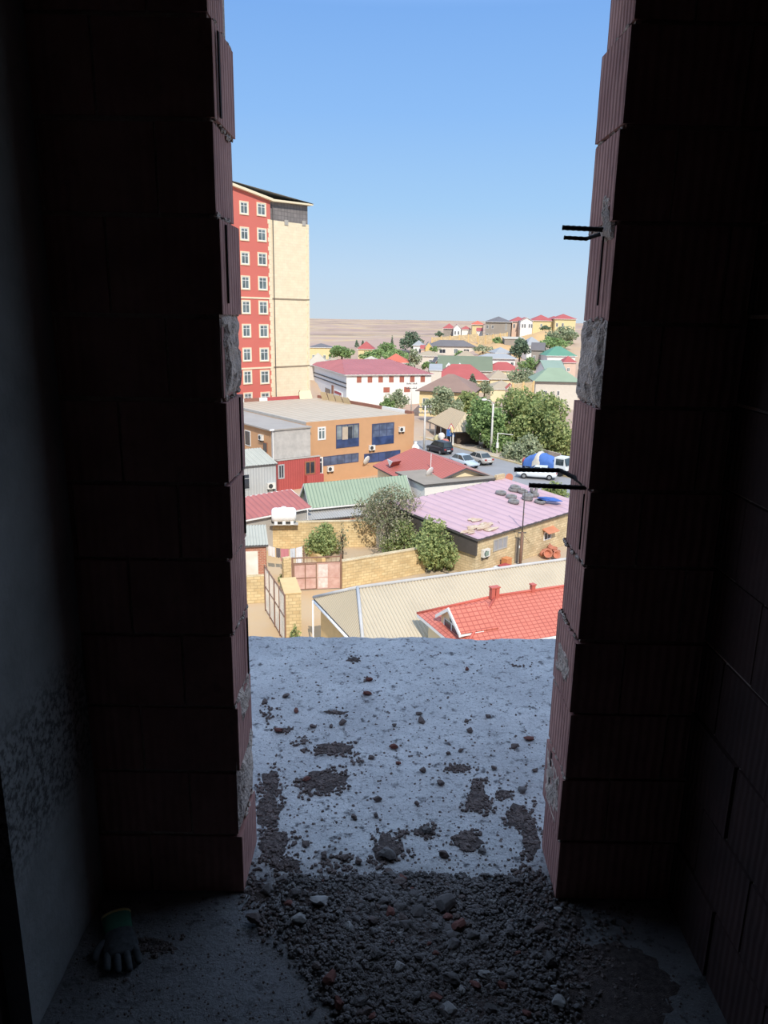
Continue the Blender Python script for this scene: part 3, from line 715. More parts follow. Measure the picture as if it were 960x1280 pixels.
# --- red tiled house
O, YR, W_, a_, ri = hipfit((521, 767), (578, 815), (620, 745), -12.0)
red = house('red tiled hip roof house with white dormer, nearest below the slab', 'red_roof_house', O, GZ, YR, 16, W_, GZ*-1-12.0, 'hip', ri, m_cream, m_redtile, m_whitefas, inset=a_, ins=.42, cat='house', anchor=False, th=.16)
RO = (O[0], O[1], GZ); ZE = 4.5
def roofz(x, y): return ZE + ri*min(x/a_, 1, y/(W_/2), (W_-y)/(W_/2))
cap = MB()
for (p, q) in (((0, W_, ZE), (a_, W_/2, ZE+ri)), ((0, 0, ZE), (a_, W_/2, ZE+ri)), ((a_, W_/2, ZE+ri), (16-a_, W_/2, ZE+ri))): cap.tube([np.array(p)+(0, 0, .02), np.array(q)+(0, 0, .02)], .06, 8)
cap.build('ridge_cap', m_redplain, red, smooth=True)
# dormer on the left slope: faces -x
def to_local(p, O_, yaw):
    dx, dy = p[0]-O_[0], p[1]-O_[1]; c, s = math.cos(yaw), math.sin(yaw); return np.array([c*dx+s*dy, -s*dx+c*dy, p[2]-O_[2]])
dx0 = .42; zb_ = roofz(dx0, W_/2)
_d2 = np.array([math.cos(YR), math.sin(YR)]); _d1 = np.array([_d2[1], -_d2[0]])
pt = np.array(rot((dx0, 0, 0), YR, RO))
def yon(px, py): q, t = L(pt[:2], -_d1, px, py); return t, q[2]-GZ
yl, zl = yon(551, 786); yr_, zr = yon(577, 797); yc, zc_ = yon(562.5, 759)
yc = (yl+yr_)/2; zlo = zb_-.1; zev = zlo+(zc_-zlo)*.42
dm = MB()
dm.prism([(dx0, yl, zlo-.2), (dx0, yr_, zlo-.2), (dx0, yr_, zev), (dx0, yc, zc_-.06), (dx0, yl, zev)], (1.5, 0, 0)); dor = dm.build('dormer', m_cream, red)
dr = MB(); oh = .16; sl_ = (zc_-zev)/abs(yl-yc)
for yy in (yl, yr_):
    sgn = 1 if yy > yc else -1; ye = yy+sgn*oh; ze_ = zev-oh*sl_
    dr.prism([(dx0-.16, yc, zc_), (dx0-.16, ye, ze_), (dx0-.16, ye, ze_+.05), (dx0-.16, yc, zc_+.05)], (1.9, 0, 0))
dr.build('dormer_roof', m_redtile, dor)
df = MB()
for yy in (yl, yr_):
    sgn = 1 if yy > yc else -1; ye = yy+sgn*(oh+.02); ze_ = zev-(oh+.02)*sl_
    df.prism([(dx0-.22, yc, zc_-.10), (dx0-.22, ye, ze_-.10), (dx0-.22, ye, ze_+.06), (dx0-.22, yc, zc_+.07)], (.07, 0, 0))
df.box(dx0-.2, yr_-.16, zev-oh*sl_-.1, dx0+1.0, yr_-.06-.02, zev-oh*sl_+.02)
df.build('barge_board', m_whitefas, dor)
dw = MB(); wy0, wy1 = min(yl, yr_)+.16, max(yl, yr_)-.3; hh_ = zev-zlo
dw.box(dx0-.03, wy0, zlo, dx0+.01, wy0+.06, zlo+hh_*.95); dw.box(dx0-.03, wy1-.06, zlo, dx0+.01, wy1, zlo+hh_*.95); dw.box(dx0-.03, wy0+.06, zlo+hh_*.88, dx0+.01, wy1-.06, zlo+hh_*.95); dw.box(dx0-.03, (wy0+wy1)/2-.03, zlo, dx0+.01, (wy0+wy1)/2+.03, zlo+hh_*.88)
dwo = dw.build('dormer_window', m_frame, dor); dg = MB(); dg.box(dx0-.012, wy0+.05, zlo, dx0, wy1-.05, zlo+hh_*.9); dg.build('pane', m_panedark, dwo)
dv = MB(); dv.lathe([(.03, dx0-.03), (.12, dx0-.028), (.13, dx0-.01)], 14, (0, yc, zev+.2*(zc_-zev)), 'x'); dv.build('arched_vent', m_acg, dor)
ch = MB()
for (px, wv, hv) in ((618, .30, .42), ):
    q, t = L(rot((0, W_/2, 0), YR, RO), _d2, px, 740); xx = t; ch.box(xx-.20, W_/2-.12, ZE+ri-.1, xx-.02, W_/2+.12, ZE+ri+hv); ch.box(xx+.02, W_/2-.12, ZE+ri-.1, xx+.20, W_/2+.12, ZE+ri+hv); ch.box(xx-.23, W_/2-.15, ZE+ri+hv, xx+.23, W_/2+.15, ZE+ri+hv+.05)
ch.build('chimney', m_redplain, red)
ch = MB(); q, t = L(rot((0, W_/2, 0), YR, RO), _d2, 666, 732); ch.box(t-.09, W_/2-.1, ZE+ri-.1, t+.09, W_/2+.1, ZE+ri+.28); ch.box(t-.12, W_/2-.13, ZE+ri+.28, t+.12, W_/2+.13, ZE+ri+.34); ch.build('chimney', m_redplain, red)

# --- tan corrugated roof building behind it
O, YT, W_, a_, ri = hipfit((392, 747.5), (455, 815), (447, 735), -13.3)
tan = house('long tan corrugated hip roof building behind the red tiled house', 'corrugated_roof_building', O, GZ, YT, 26, W_, 3.2, 'hip', ri, m_limesm, m_tan, m_gutter, inset=a_, ins=.3, cat='building', lam=.18, amp=.03, anchor=False)
cp = MB()
for (p, q) in (((0, W_, 3.2), (a_, W_/2, 3.2+ri)), ((0, 0, 3.2), (a_, W_/2, 3.2+ri)), ((a_, W_/2, 3.2+ri), (26-a_, W_/2, 3.2+ri))): cp.tube([np.array(p)+(0, 0, .04), np.array(q)+(0, 0, .04)], .085, 8)
cp.build('ridge_cap', m_tancap, tan, smooth=True)
dp = MB(); dp.tube([(-.12, W_-.25, 3.15), (-.12, W_-.25, -1)], .05, 8); dp.tube([(-.06, W_-.1, 3.08), (-.06, .1, 3.08)], .07, 8); dp.build('downpipe', m_pvc, tan, smooth=True)
ANT = (O, YT)

# --- courtyard walls, gates
def wall_run(label, name, pts, h, mat, th=.35, cap_m=None, dz=-.6, cat='wall', z0=GZ):
    """straight run of masonry between two ground points"""
    a, b = np.array(pts[0][:2], float), np.array(pts[1][:2], float); ln = np.linalg.norm(b-a); yaw = math.atan2(*(b-a)[::-1])
    r = thing(name, label, cat, (a[0], a[1], z0), yaw)
    m = MB(); m.box(0, 0, dz, ln, th, h); m.build('masonry', mat, r)
    if cap_m:
        m = MB(); m.box(-.03, -.04, h, ln+.03, th+.04, h+.07); m.build('coping', cap_m, r)
    return r, ln, yaw
g0, g1 = G(366, 738.5, GZ), G(426, 735.5, GZ)
def up(p, py):  # height of the point above p seen at row py
    q = P(0, py, p[1]); # roll-aware: solve along column
    lo, hi = -30.0, 20.0
    for _ in range(50):
        m_ = (lo+hi)/2; v = np.array([p[0], p[1], m_-CZ]); y_ = 640-F*(v@UP)/(v@FW)
        if y_ > py: lo = m_
        else: hi = m_
    return (lo+hi)/2
gh = up(g0, 705)-GZ
m_gate = M('weathered_pink_gate', (222, 182, 168), .7, scale=2.2, col2=(200, 148, 132)); m_gatew = M('peeled_white_paint', (232, 224, 216), .7, scale=4, col2=(214, 190, 178)); m_gfr = M('brown_gate_frame', (150, 110, 86), .7)
gl = np.linalg.norm((g1-g0)[:2]); gy_ = math.atan2((g1-g0)[1], (g1-g0)[0])
gate = thing('yard_gate', 'weathered pink double metal gate with a peeled white panel, in the yellow block wall', 'gate', (g0[0], g0[1], GZ), gy_)
fr = MB(); fr.box(-.06, -.05, 0, .06, .05, gh+.45); fr.box(gl-.06, -.05, 0, gl+.06, .05, gh+.55); fr.box(.06, -.03, gh+.36, gl-.06, .03, gh+.44); fr.box(.06, -.03, gh, gl-.06, .03, gh+.05)
for k in range(9): fr.box(gl*(.1+.1*k)-.012, -.012, gh+.05, gl*(.1+.1*k)+.012, .012, gh+.36)
fr.build('gate_frame', m_gfr, gate)
for k in range(2):
    x0, x1 = (.07, gl/2-.012) if k == 0 else (gl/2+.012, gl-.07)
    lf = MB(); lf.box(x0, -.02, .06, x1, .02, gh-.01); lfo = lf.build('gate_leaf', m_gate, gate)
    rb = MB(); mid = (x0+x1)/2
    for xx in (x0, mid-.03, x1-.06): rb.box(xx, -.05, .06, xx+.06, -.018, gh-.01)
    for zz in (.06, gh*.45, gh-.08): rb.box(x0+.06, -.045, zz, x1-.06, -.02, zz+.05)
    rb.build('rail', m_gfr if k == 0 else m_gate, lfo)
    if k: pw = MB(); pw.box(x0+.07, -.032, .12, mid-.05, -.021, gh-.1); pw.build('painted_panel', m_gatew, lfo)
# wall right of the gate
w1 = G(531, 716, GZ)
r_, ln_, yw_ = wall_run('yellow block yard wall running right from the pink gate', 'block_wall', (g1+(.1*math.cos(gy_), .1*math.sin(gy_), 0), w1), up(g1, 703)-GZ, m_lime, .35, m_lime2)
q0 = G(355, 740, GZ); r_, _, _ = wall_run('short yellow block wall left of the pink gate', 'block_wall', (q0, g0-(.08, 0, 0)), up(g0, 697)-GZ, m_lime, .35)
# pillar wall by the driveway fence, running towards the house
c0 = G(357, 800, GZ)
pp = G(357, 797, GZ); pq = G(378, 797, GZ)
zt = up(pp, 743)-GZ
pr_ = thing('block_pillar', 'yellow block wall end standing beside the slanting metal fence', 'wall', (pp[0], pp[1], GZ), math.radians(14))
mm = MB(); mm.box(0, 0, -.6, .92, 2.6, zt); mm.build('masonry', m_lime, pr_); mm = MB(); mm.box(-.03, -.03, zt, .95, 2.63, zt+.06); mm.build('coping', m_limesm, pr_)
# slanting metal bar fence
f0, f1 = G(357, 806, GZ), G(332, 763, GZ); fh = up(f1, 706)-GZ
fl_ = np.linalg.norm((f1-f0)[:2]); fy = math.atan2((f1-f0)[1], (f1-f0)[0])
mf = thing('metal_fence', 'brown metal bar gate slanting along the concrete driveway', 'fence', (f0[0], f0[1], GZ), fy)
for k in range(5):
    b = MB(); x = fl_*k/4; b.box(x-.04, -.04, -.2, x+.04, .04, fh); b.build('post', m_gfr, mf)
b = MB()
for z in (.12, fh*.55, fh-.06): b.box(.04, -.025, z-.03, fl_-.04, .025, z+.03)
b.build('rail', m_gfr, mf)
b = MB(); nb = 22
for k in range(1, nb): b.box(fl_*k/nb-.012, -.012, .15, fl_*k/nb+.012, .012, fh-.09)
b.build('bar', m_frame, mf)
# left: low limestone wall, whitewashed brick shed with small roof
s0 = G(312, 756, GZ); s1 = G(333, 753, GZ); wall_run('low yellow block wall at the left edge beside the driveway', 'block_wall', (s0+(-2, -.2, 0), s1), up(s1, 720)-GZ, m_lime, .4)
m_whw = M('peeling_whitewash', (244, 238, 228), .9, scale=.9, col2=(238, 214, 190)); m_paleroof = MSTRIPE('pale_green_sheet', (192, 190, 172), (164, 164, 148), .2, .8)
sh0 = G(333, 738, GZ); shz = up(sh0, 681)-GZ
shed = house('little whitewashed brick shed with a pale sheet roof at the left edge', 'yard_shed', rot((-4.2, 0, 0), math.radians(12), (sh0[0], sh0[1], 0)), GZ, math.radians(12), 4.4, 3.2, shz, 'shed', .5, m_redbr, m_paleroof, m_gutter, ins=.15, cat='shed', lam=.2, amp=.02, anchor=False)
pt_ = MB(); pt_.box(.3, .118, .5, 3.7, .15, shz-.45); pt_.build('whitewash', m_whw, shed)
# back wall of the yard
k0, k1 = G(313, 687, GZ), G(470, 683, GZ)
wall_run('long yellow block wall at the back of the yard below the water tank', 'block_wall', (k0, k1), up(k0, 655)-GZ, m_lime, .4, m_lime2)
BWZ = up(k0, 655)
# low ramp wall inside the yard
wall_run('low ochre kerb wall slanting across the yard behind the pink gate', 'block_wall', (G(381, 684, GZ+.4), G(402, 700, GZ+.4)), .5, m_limesm, .3)
# --- white water tank
m_tankw = M('tank_white', (252, 250, 246), .35, var=.03)
tk = P(355, 657, 56.6)
tank = thing('water_tank', 'white horizontal plastic water tank standing on the back yard wall', 'water tank', (tk[0], tk[1], BWZ+.07), math.radians(8))
b = MB(); R_ = .58; b.lathe([(.1, -.96), (.38, -.95), (.5, -.88), (R_, -.72), (R_, -.5), (R_*.96, -.46), (R_, -.42), (R_, -.04), (R_*.96, 0), (R_, .04), (R_, .42), (R_*.96, .46), (R_, .5), (R_, .72), (.5, .88), (.38, .95), (.1, .96)], 24, (0, 0, R_+.12), 'x'); b.build('shell', m_tankw, tank, smooth=True)
b = MB()
for x in (-.62, 0, .62): b.box(x-.12, -.42, 0, x+.12, .42, .3)
b.build('foot', m_tankw, tank); b = MB(); b.lathe([(.2, 0), (.2, .07), (.16, .1), (.05, .11)], 16, (0, 0, 2*R_+.1)); b.build('lid', m_tankw, tank)
b = MB(); b.box(-1.1, -.35, -.06, 1.1, .35, 0); b.build('support', m_grycem, tank)
# --- laundry
m_line = M('line_wire', (120, 110, 100), .6)
l0, l1 = G(333, 716, GZ), G(380, 716, GZ)
def hgt(p, py): return up(p, py)
lz = hgt(l0, 681)
ln = thing('clothesline', 'clothesline stretched across the yard above the slanting fence', 'clothesline', (l0[0], l0[1], GZ), math.atan2((l1-l0)[1], (l1-l0)[0])); LL = np.linalg.norm((l1-l0)[:2])
b = MB(); b.tube([(LL*q, 0, lz-GZ-.45*math.sin(math.pi*q)*.6-.1*q) for q in np.linspace(0, 1, 9)], .012, 5); b.build('line', m_line, ln)
for x in (0, LL): b = MB(); b.tube([(x, 0, -.3), (x, 0, lz-GZ+.08-(.1 if x else 0))], .04, 7); b.build('post', m_gfr, ln)
def cloth(label, q0, q1, drop, col, seed, nm='sheet'):
    z0 = lambda q: lz-.45*math.sin(math.pi*q)*.6-.1*q
    r = []; n = 12; O_ = np.array([l0[0], l0[1], 0]); e = (l1-l0)[:2]/LL; nn = np.array([-e[1], e[0]])
    bq = MB(); A = []; 
    for side in (-.02, .02):
        rows = []
        for j in range(7):
            row = []
            for i in range(n+1):
                q = q0+(q1-q0)*i/n; v = j/6; off = side+.05*v*math.sin(i*1.1+seed)+.03*v
                p = O_[:2]+e*LL*q+nn*off; row.append((p[0]-O_[0], p[1]-O_[1], z0(q)-drop*v*(1+.06*math.sin(i+seed))+.015))
            rows.append(row)
        bq.grid(rows)
    o = bq.build(nm, M(nm+str(seed), col, .9, scale=3, var=.1), smooth=True); o.location = (l0[0], l0[1], 0); tag(o, label, 'laundry', 'laundry on the line')
    o.name = 'hanging_cloth'
cloth('white cloth hanging at the left end of the clothesline', .06, .24, .75, (244, 242, 240), 1)
cloth('dark grey cloth hanging between the white and the pink cloth', .27, .38, .72, (120, 112, 116), 2)
cloth('pink cloth hanging on the clothesline', .39, .60, .95, (222, 136, 146), 3)
cloth('pale blue cloth hanging right of the pink cloth', .64, .78, .75, (214, 222, 232), 4)
cloth('long white cloth hanging at the right end of the clothesline', .80, .96, 1.25, (238, 240, 244), 5)

# --- dusty pink roof on the left, green gable roof
m_pinkroof = MSTRIPE('dusty_red_sheet', (186, 102, 94), (172, 90, 84), .5, .6); m_greenroof = MSTRIPE('pale_green_profile_sheet', (154, 174, 146), (124, 146, 122), .3, .5)
A = G(322, 647, -13.6); B = G(390, 634, -13.6); yw = math.atan2((B-A)[1], (B-A)[0]); wv = np.linalg.norm((B-A)[:2])
C = G(364, 611, -12.6); 
dpt = abs((C-B)[:2]@np.array([-math.sin(yw), math.cos(yw)]))
pink = house('low house under a dusty pink red sheet roof beside the water tank', 'pink_roof_house', rot((-6, 0, 0), yw, (A[0], A[1], 0)), GZ, yw, wv+6, dpt, 2.9, 'shed', 1.0, m_grycem, m_pinkroof, m_whitefas, ins=.3, cat='house', lam=.5, amp=.02, anchor=False)
b = MB(); b.box(wv+5.5, -.05, -.0, wv+5.56, 0, 2.8); b.build('downpipe', m_pvc, pink)
A = G(371, 636, -13.9); ap, _ = None, None
# green gable: gable end faces left-front, ridge runs right
rz = -12.2; apx = G(379, 604.5, rz); rt_ = G(470, 597, rz); yg = math.atan2((rt_-apx)[1], (rt_-apx)[0])
e_ = G(393, 635, -14.0); dloc = to_local(e_, (apx[0], apx[1], 0), yg); hw = abs(dloc[1]); 
grn = house('house under a pale green ribbed gable roof behind the grey shrub', 'green_roof_house', rot((0, -hw, 0), yg, (apx[0], apx[1], 0)), GZ, yg, np.linalg.norm((rt_-apx)[:2])+3, 2*hw, 2.5, 'gable', 1.8, m_grycem, m_greenroof, m_whitefas, ins=.3, cat='house', lam=.3, amp=.025, anchor=False)
# grey lean-to sheets in front of the green roof
A = G(368, 652, -14.6); B = G(440, 645, -14.6); yw = math.atan2((B-A)[1], (B-A)[0]); m_greysheet = MSTRIPE('grey_sheet', (176, 172, 166), (148, 144, 140), .22, .8)
house('low grey lean-to roof on a red brick wall below the green roof', 'lean_to_shed', A, GZ, yw, np.linalg.norm((B-A)[:2])+1.2, 2.4, 1.9, 'shed', .35, m_redbr, m_greysheet, m_gutter, ins=.12, cat='shed', lam=.22, amp=.02, anchor=False)

# --- lilac roof building with tyres
m_lilac = MSTRIPE('lilac_sheet', (206, 166, 172), (194, 153, 162), 1.0, .65, patch=(186, 138, 92), patch_lo=.66)
zf = -13.6; A = G(597, 674.5, zf); B = G(695, 645, zf); yw = math.atan2((B-A)[1], (B-A)[0]); e = np.array([math.cos(yw), math.sin(yw)]); nv = np.array([-e[1], e[0]])
bk = G(620, 600, -12.75); dpt = (bk-A)[:2]@nv; xr = (bk-A)[:2]@e
zbk = -12.75
wl_ = 15.0
LIL = house('long stone workshop under a faded lilac sheet roof with old tyres on it', 'lilac_roof_workshop', A, GZ, yw, wl_, dpt, GZ*-1+zf, 'shed', zbk-zf, m_lime2, m_lilac, m_gutter, ins=.3, cat='workshop', lam=1.0, amp=.03, anchor=False)
LO = (A[0], A[1], GZ); LY = yw; LH = zf-GZ; LR = zbk-zf; LD = dpt
def lil(px, py):   # point of the lilac roof seen at a pixel -> local
    z = zf
    for _ in range(8):
        q = G(px, py, z); l = to_local(q, LO, LY); z = zf+LR*l[1]/LD
    return l
gb0 = MB(); gb0.prism([(.12, .2, LH-1.3), (.12, LD-.4, LH-1.0), (.12, LD-.4, LH+LR-.2), (.12, .2, LH-.16)], (.16, 0, 0)); gb0.build('eave_shade_panel', M('painted_eave_shade', (92, 84, 78), .9, scale=2), LIL)  # added dark panel: shade under the eave put into its colour
rt0 = MB(); rt0.box(xr-.05, LD-.1, LH+LR-.25, wl_, LD+.15, LH+LR+.45); rt0.build('parapet', m_lime2, LIL)
_l = lil(619, 660)
m_rust = M('rusty_patch', (190, 140, 96), .95, scale=2.5, col2=(222, 206, 178)); pb = MB()
for k in range(14):
    u = random.Random(k); px, py = 575+u.random()*62, 648+u.random()*20
    if py < 672-.3*(px-597)-4:
        l = lil(px, py); s_ = u.uniform(.25, .7); zz = LH+LR*l[1]/LD+.04
        n_ = 8; pts = [(l[0]+s_*1.7*u.uniform(.5, 1)*math.cos(j*.785), l[1]+s_*.6*u.uniform(.5, 1)*math.sin(j*.785), 0) for j in range(n_)]
        pts = [(p[0], p[1], LH+LR*p[1]/LD+.045+.004*k) for p in pts]; pb.prism(pts, (0, 0, .02))
pb.build('patch', m_rust, LIL)
# details of the stone front
def lfront(px, z): 
    q, t = L(rot((0, .3, 0), LY, LO), e, px, 690); return t
window(LIL, 'f', lfront(616, 0), 1.45, lfront(633, 0)-lfront(616, 0), .9, wl_, LD, m_grycem, M('boarded_pane', (170, 170, 176), .8), 2, ins=.3)
b = MB(); x0, x1 = lfront(643.5, 0), lfront(652.5, 0); b.box(x0, .22, 0, x1, .3, 1.95)
do = b.build('door', M('grey_wood_door', (146, 132, 116), .8, scale=3), LIL); b = MB(); b.box((x0+x1)/2-.1, .205, 1.1, (x0+x1)/2+.1, .22, 1.3); b.build('notice', m_frame, do)
b = MB(); x0, x1 = lfront(676, 0), lfront(689, 0); b.prism([(x0, .3, 1.95), (x0, -.35, 1.7), (x0, -.35, 1.74), (x0, .3, 2.02)], (x1-x0, 0, 0)); b.build('awning', M('orange_tile', (226, 140, 92), .8), LIL)
window(LIL, 'f', lfront(678, 0), 1.0, lfront(687, 0)-lfront(678, 0), .7, wl_, LD, m_frame, m_panedark, 1, ins=.3)
put_ac('white air conditioner with a teal face on the stone workshop front', rot((lfront(605, 0), .29, 1.35), LY, LO), LY, .9)
m_teal = M('teal_face', (96, 196, 190), .5)
AC_TEAL = _ac[0]
# tyres
m_tyre = M('tyre_rubber', (150, 148, 146), .9, scale=5, col2=(112, 110, 110))
def tyre_mesh():
    b = MB(); prof = [(.20, -.09), (.30, -.11), (.35, -.08), (.36, 0), (.35, .08), (.30, .11), (.20, .09), (.185, 0)]; n = 22; base = len(b.v)
    for r_, h_ in prof:
        for j in range(n): b.v.append((r_*math.cos(2*math.pi*j/n), r_*math.sin(2*math.pi*j/n), h_))
    k = len(prof)
    for i in range(k):
        for j in range(n): b.f.append((i*n+j, i*n+(j+1) % n, ((i+1) % k)*n+(j+1) % n, ((i+1) % k)*n+j)); b.m.append(0)
    return b
ty0 = None
for (px, py, lift, tilt, lb) in ((626, 618, 0, 0, 'tyre lying flat on the lilac roof, farthest left of the tyres'), (639, 623, 0, 0, 'tyre lying flat on the lilac roof left of the thin pole, upper of two'), (642, 629, 0, 0, 'tyre lying flat right at the thin pole, lower of two'),
                                 (642, 614, 0, 0, 'tyre under another one at the back of the roof by the parapet'), (644, 614, .2, 6, 'tyre on top of another one at the back of the roof by the parapet'), (653, 616, 0, 8, 'tyre lying behind the stacked pair on the lilac roof'), (659, 625, 0, 0, 'bottom tyre of the front stack on the lilac roof'), (659.5, 625, .21, 0, 'top tyre of the front stack on the lilac roof'),
                                 (667, 620, 0, 0, 'tyre lying flat under the upright tyre'), (667, 618.5, .36, 82, 'tyre standing upright under the lowest steel bar'), (675, 629, 0, 0, 'tyre lying flat on the lilac roof, nearest the right jamb')):
    l = lil(px, py); w_ = rot((l[0], l[1], LH+LR*l[1]/LD+.15+lift), LY, LO)
    if ty0 is None: o = ty0 = tyre_mesh().build('tyre', m_tyre, smooth=True)
    else: o = ty0.copy(); COL.objects.link(o)
    o.location = w_; o.rotation_euler = (math.radians(tilt)+.05, 0, LY); o.scale = (1.3, 1.3, 1.25); tag(o, lb, 'tyre', 'old tyres on the lilac roof')
# bits along the workshop front
def ground_box(label, name, px, py, sx_, sy_, sz_, col, cat, yaw=LY, z=GZ):
    p = G(px, py, z); r = thing(name, label, cat, p, yaw); b = MB(); t = .03
    b.box(-sx_/2, -sy_/2, 0, sx_/2, sy_/2, t); b.box(-sx_/2, -sy_/2, t, sx_/2, -sy_/2+t, sz_); b.box(-sx_/2, sy_/2-t, t, sx_/2, sy_/2, sz_); b.box(-sx_/2, -sy_/2+t, t, -sx_/2+t, sy_/2-t, sz_); b.box(sx_/2-t, -sy_/2+t, t, sx_/2, sy_/2-t, sz_)
    b.build('body', M(name+label[:6], col, .7), r); b = MB(); b.box(-sx_/2-.02, -sy_/2-.02, sz_, sx_/2+.02, sy_/2+.02, sz_+.04); b.build('lid', M(name+label[:6]+'lid', tuple(min(255, v+8) for v in col), .7), r); return r
def wfront(px, dy, h=0): return rot((lfront(px, 0), .3-dy, h), LY, LO)
def crate(label, name, px, dy, s3, col, cat, h=0):
    p = wfront(px, dy, h); o = ground_box(label, name, px, 700, s3[0], s3[1], s3[2], col, cat); o.location = p; return o
crate('orange crate leaning at the stone workshop wall', 'crate', 627, .5, (.6, .5, .85), (226, 140, 70), 'crate')
crate('red box standing in front of the stone workshop', 'storage_box', 612, 1.3, (1.0, .5, .8), (190, 58, 52), 'box')
crate('white box standing left of the red box', 'storage_box', 606, 1.2, (.4, .4, .8), (236, 232, 226), 'box')
def sack(label, px, dy, s3, col, h=0):
    p = wfront(px, dy, h); o = bpy.data.objects.new('sack', stone_mesh(px*.1, .8)); COL.objects.link(o); o.data.materials.append(M('sack'+str(col[0])+str(col[2]), col, .9, scale=3)); o.scale = s3; o.location = (p[0], p[1], p[2]+s3[2]*.6); tag(o, label, 'sack'); o.data.polygons.foreach_set('use_smooth', [True]*len(o.data.polygons)); return o
sack('white sack lying beside the boxes at the workshop corner', 599, 1.2, (.55, .4, .5), (226, 222, 214))
sack('grey blue sack lying at the workshop corner', 586, 1.6, (.8, .5, .45), (170, 168, 184))
m_terr = M('terracotta', (214, 134, 98), .85, scale=3, col2=(186, 108, 80))
for i, (px, dy, r_) in enumerate(((671, .9, .34), (675, .7, .3), (668, .6, .26), (680, .8, .34), (684, .6, .3), (678, 1.3, .28), (673, 1.4, .3))):
    p = wfront(px, dy); b = MB(); b.lathe([(r_*.55, 0), (r_*.8, r_*.6), (r_*.95, r_*1.5), (r_*1.05, r_*1.55), (r_*1.05, r_*1.75), (r_*.85, r_*1.75), (r_*.7, r_*.9), (r_*.1, r_*.8)], 14)
    o = b.build('clay_pot', m_terr, smooth=True, recalc=False); o.location = p; o.rotation_euler = (0 if i % 2 else 1.2, 0, i*1.1)
    if i % 2 == 0: o.location = (p[0], p[1], p[2]+r_*.9)
    tag(o, 'terracotta clay pot in the heap at the workshop wall below the orange awning', 'pot', 'clay pots at the workshop wall')
# thin pole in front of the lilac roof
m_polew = M('pole_brown', (140, 104, 84), .8, scale=4)
pb_ = wfront(641.5, .7); pz = up(np.array(pb_), 612)
po_ = thing('utility_pole', 'thin brown pole rising in front of the lilac roof', 'pole', pb_)
b = MB(); b.tube([(0, 0, -.5), (0, 0, (pz-GZ)*.45)], [.11, .10], 8); b.build('lower_mast', m_polew, po_, smooth=True); b = MB(); b.tube([(0, 0, (pz-GZ)*.45), (0, 0, pz-GZ)], [.045, .04], 8); b.build('upper_mast', m_gutter, po_, smooth=True)
b = MB(); b.box(-.3, -.03, (pz-GZ)*.45-.1, .3, .03, (pz-GZ)*.45-.02); b.build('crossarm', m_gutter, po_)
def wire(label, a, c, sag=.6, r=.014):
    a, c = np.array(a, float), np.array(c, float); b = MB(); pts = [(c-a)*q-np.array([0, 0, sag*4*q*(1-q)]) for q in np.linspace(0, 1, 12)]; b.tube(pts, r, 5)
    o = b.build('cable', M('cable_black', (70, 64, 62), .6)); o.location = tuple(a); tag(o, label, 'cable')
t_ = np.array(pb_)+(0, 0, (pz-GZ)*.45-.05)
wire('black cable sagging from the thin pole to the peeled roof patch', t_, rot((lil(622, 653)[0], lil(622, 653)[1], LH+LR*lil(622, 653)[1]/LD+.1), LY, LO), .25)
wire('black cable running from the thin pole down the stone wall', t_, wfront(661, .05, 1.25), .1)

# --- red hip roof house with plaster strip, and white walled shed behind the lilac roof
m_redrib = MSTRIPE('red_profile_sheet', (196, 102, 86), (168, 80, 68), .38, .5)
ze = -13.3; A = G(466, 582, ze); B = G(519, 609, ze); d1 = (B-A)[:2]; W_ = np.linalg.norm(d1)*1.15; d1 = d1/np.linalg.norm(d1); d2 = np.array([-d1[1], d1[0]])
p, t = L(A, d2, 518, 559.5); yh = math.atan2(d1[1], d1[0]); RHL = 11.3
RH = house('cream house under a red profiled hip roof in front of the orange building', 'red_roof_house', A, GZ, yh, RHL, 2*t, GZ*-1+ze, 'gable', p[2]-ze, m_cream, m_redrib, m_gutter, ins=.4, cat='house', lam=.38, amp=.03, anchor=False)
b = MB(); b.tube([(7.6, t*.62, 3.9), (7.6, t*.62, 5.6)], .035, 6); b.build('roof_mast', m_frame, RH)
vz = 3.45
b = MB(); b.prism([(3.0, .6, vz+.2), (3.7, .6, vz+.8), (2.3, .6, vz+.8)], (0, .06, 0)); vn = b.build('vent_gable', m_frame, RH); b = MB(); b.prism([(2.3, .66, vz+.76), (3.0, .66, vz+.16), (3.7, .66, vz+.76)], (0, .9, .1)); b.build('vent_roof', m_redrib, vn)
A = G(530, 606, -12.55); B = G(619, 597.5, -12.55); yw = math.atan2((B-A)[1], (B-A)[0]); dd = 5.4
GRF = house('flat grey sheet roofed shed with a white wall behind the lilac roof', 'white_wall_shed', A, GZ, yw, np.linalg.norm((B-A)[:2])+.3, dd, 3.95, 'shed', .12, m_white, M('grey_tar_roof', (164, 150, 132), .9, scale=.8, var=.16), m_gutter, ins=.2, cat='shed', anchor=False)
dish('small white satellite dish on the grey shed roof beside the red hip roof', rot((2.2, 3.4, 4.1), yw, (A[0], A[1], GZ)), yw+.4, .5)
m_orr = M('orange_sign', (226, 128, 92), .6)
b0 = P(636, 604, 72); sg = thing('round_sign', 'tilted round orange sign board standing behind the lilac roof parapet', 'sign', (b0[0], b0[1], GZ), .3)
zt_ = P(636, 597, 72)[2]-GZ
b = MB(); b.tube([(0, .05, -.3), (0, .05, zt_)], .04, 7); b.build('post', m_frame, sg); b = MB(); b.lathe([(.05, -.02), (.42, -.02), (.42, .02), (.05, .02)], 20, (0, 0, zt_), 'y'); o = b.build('disc', m_orr, sg)
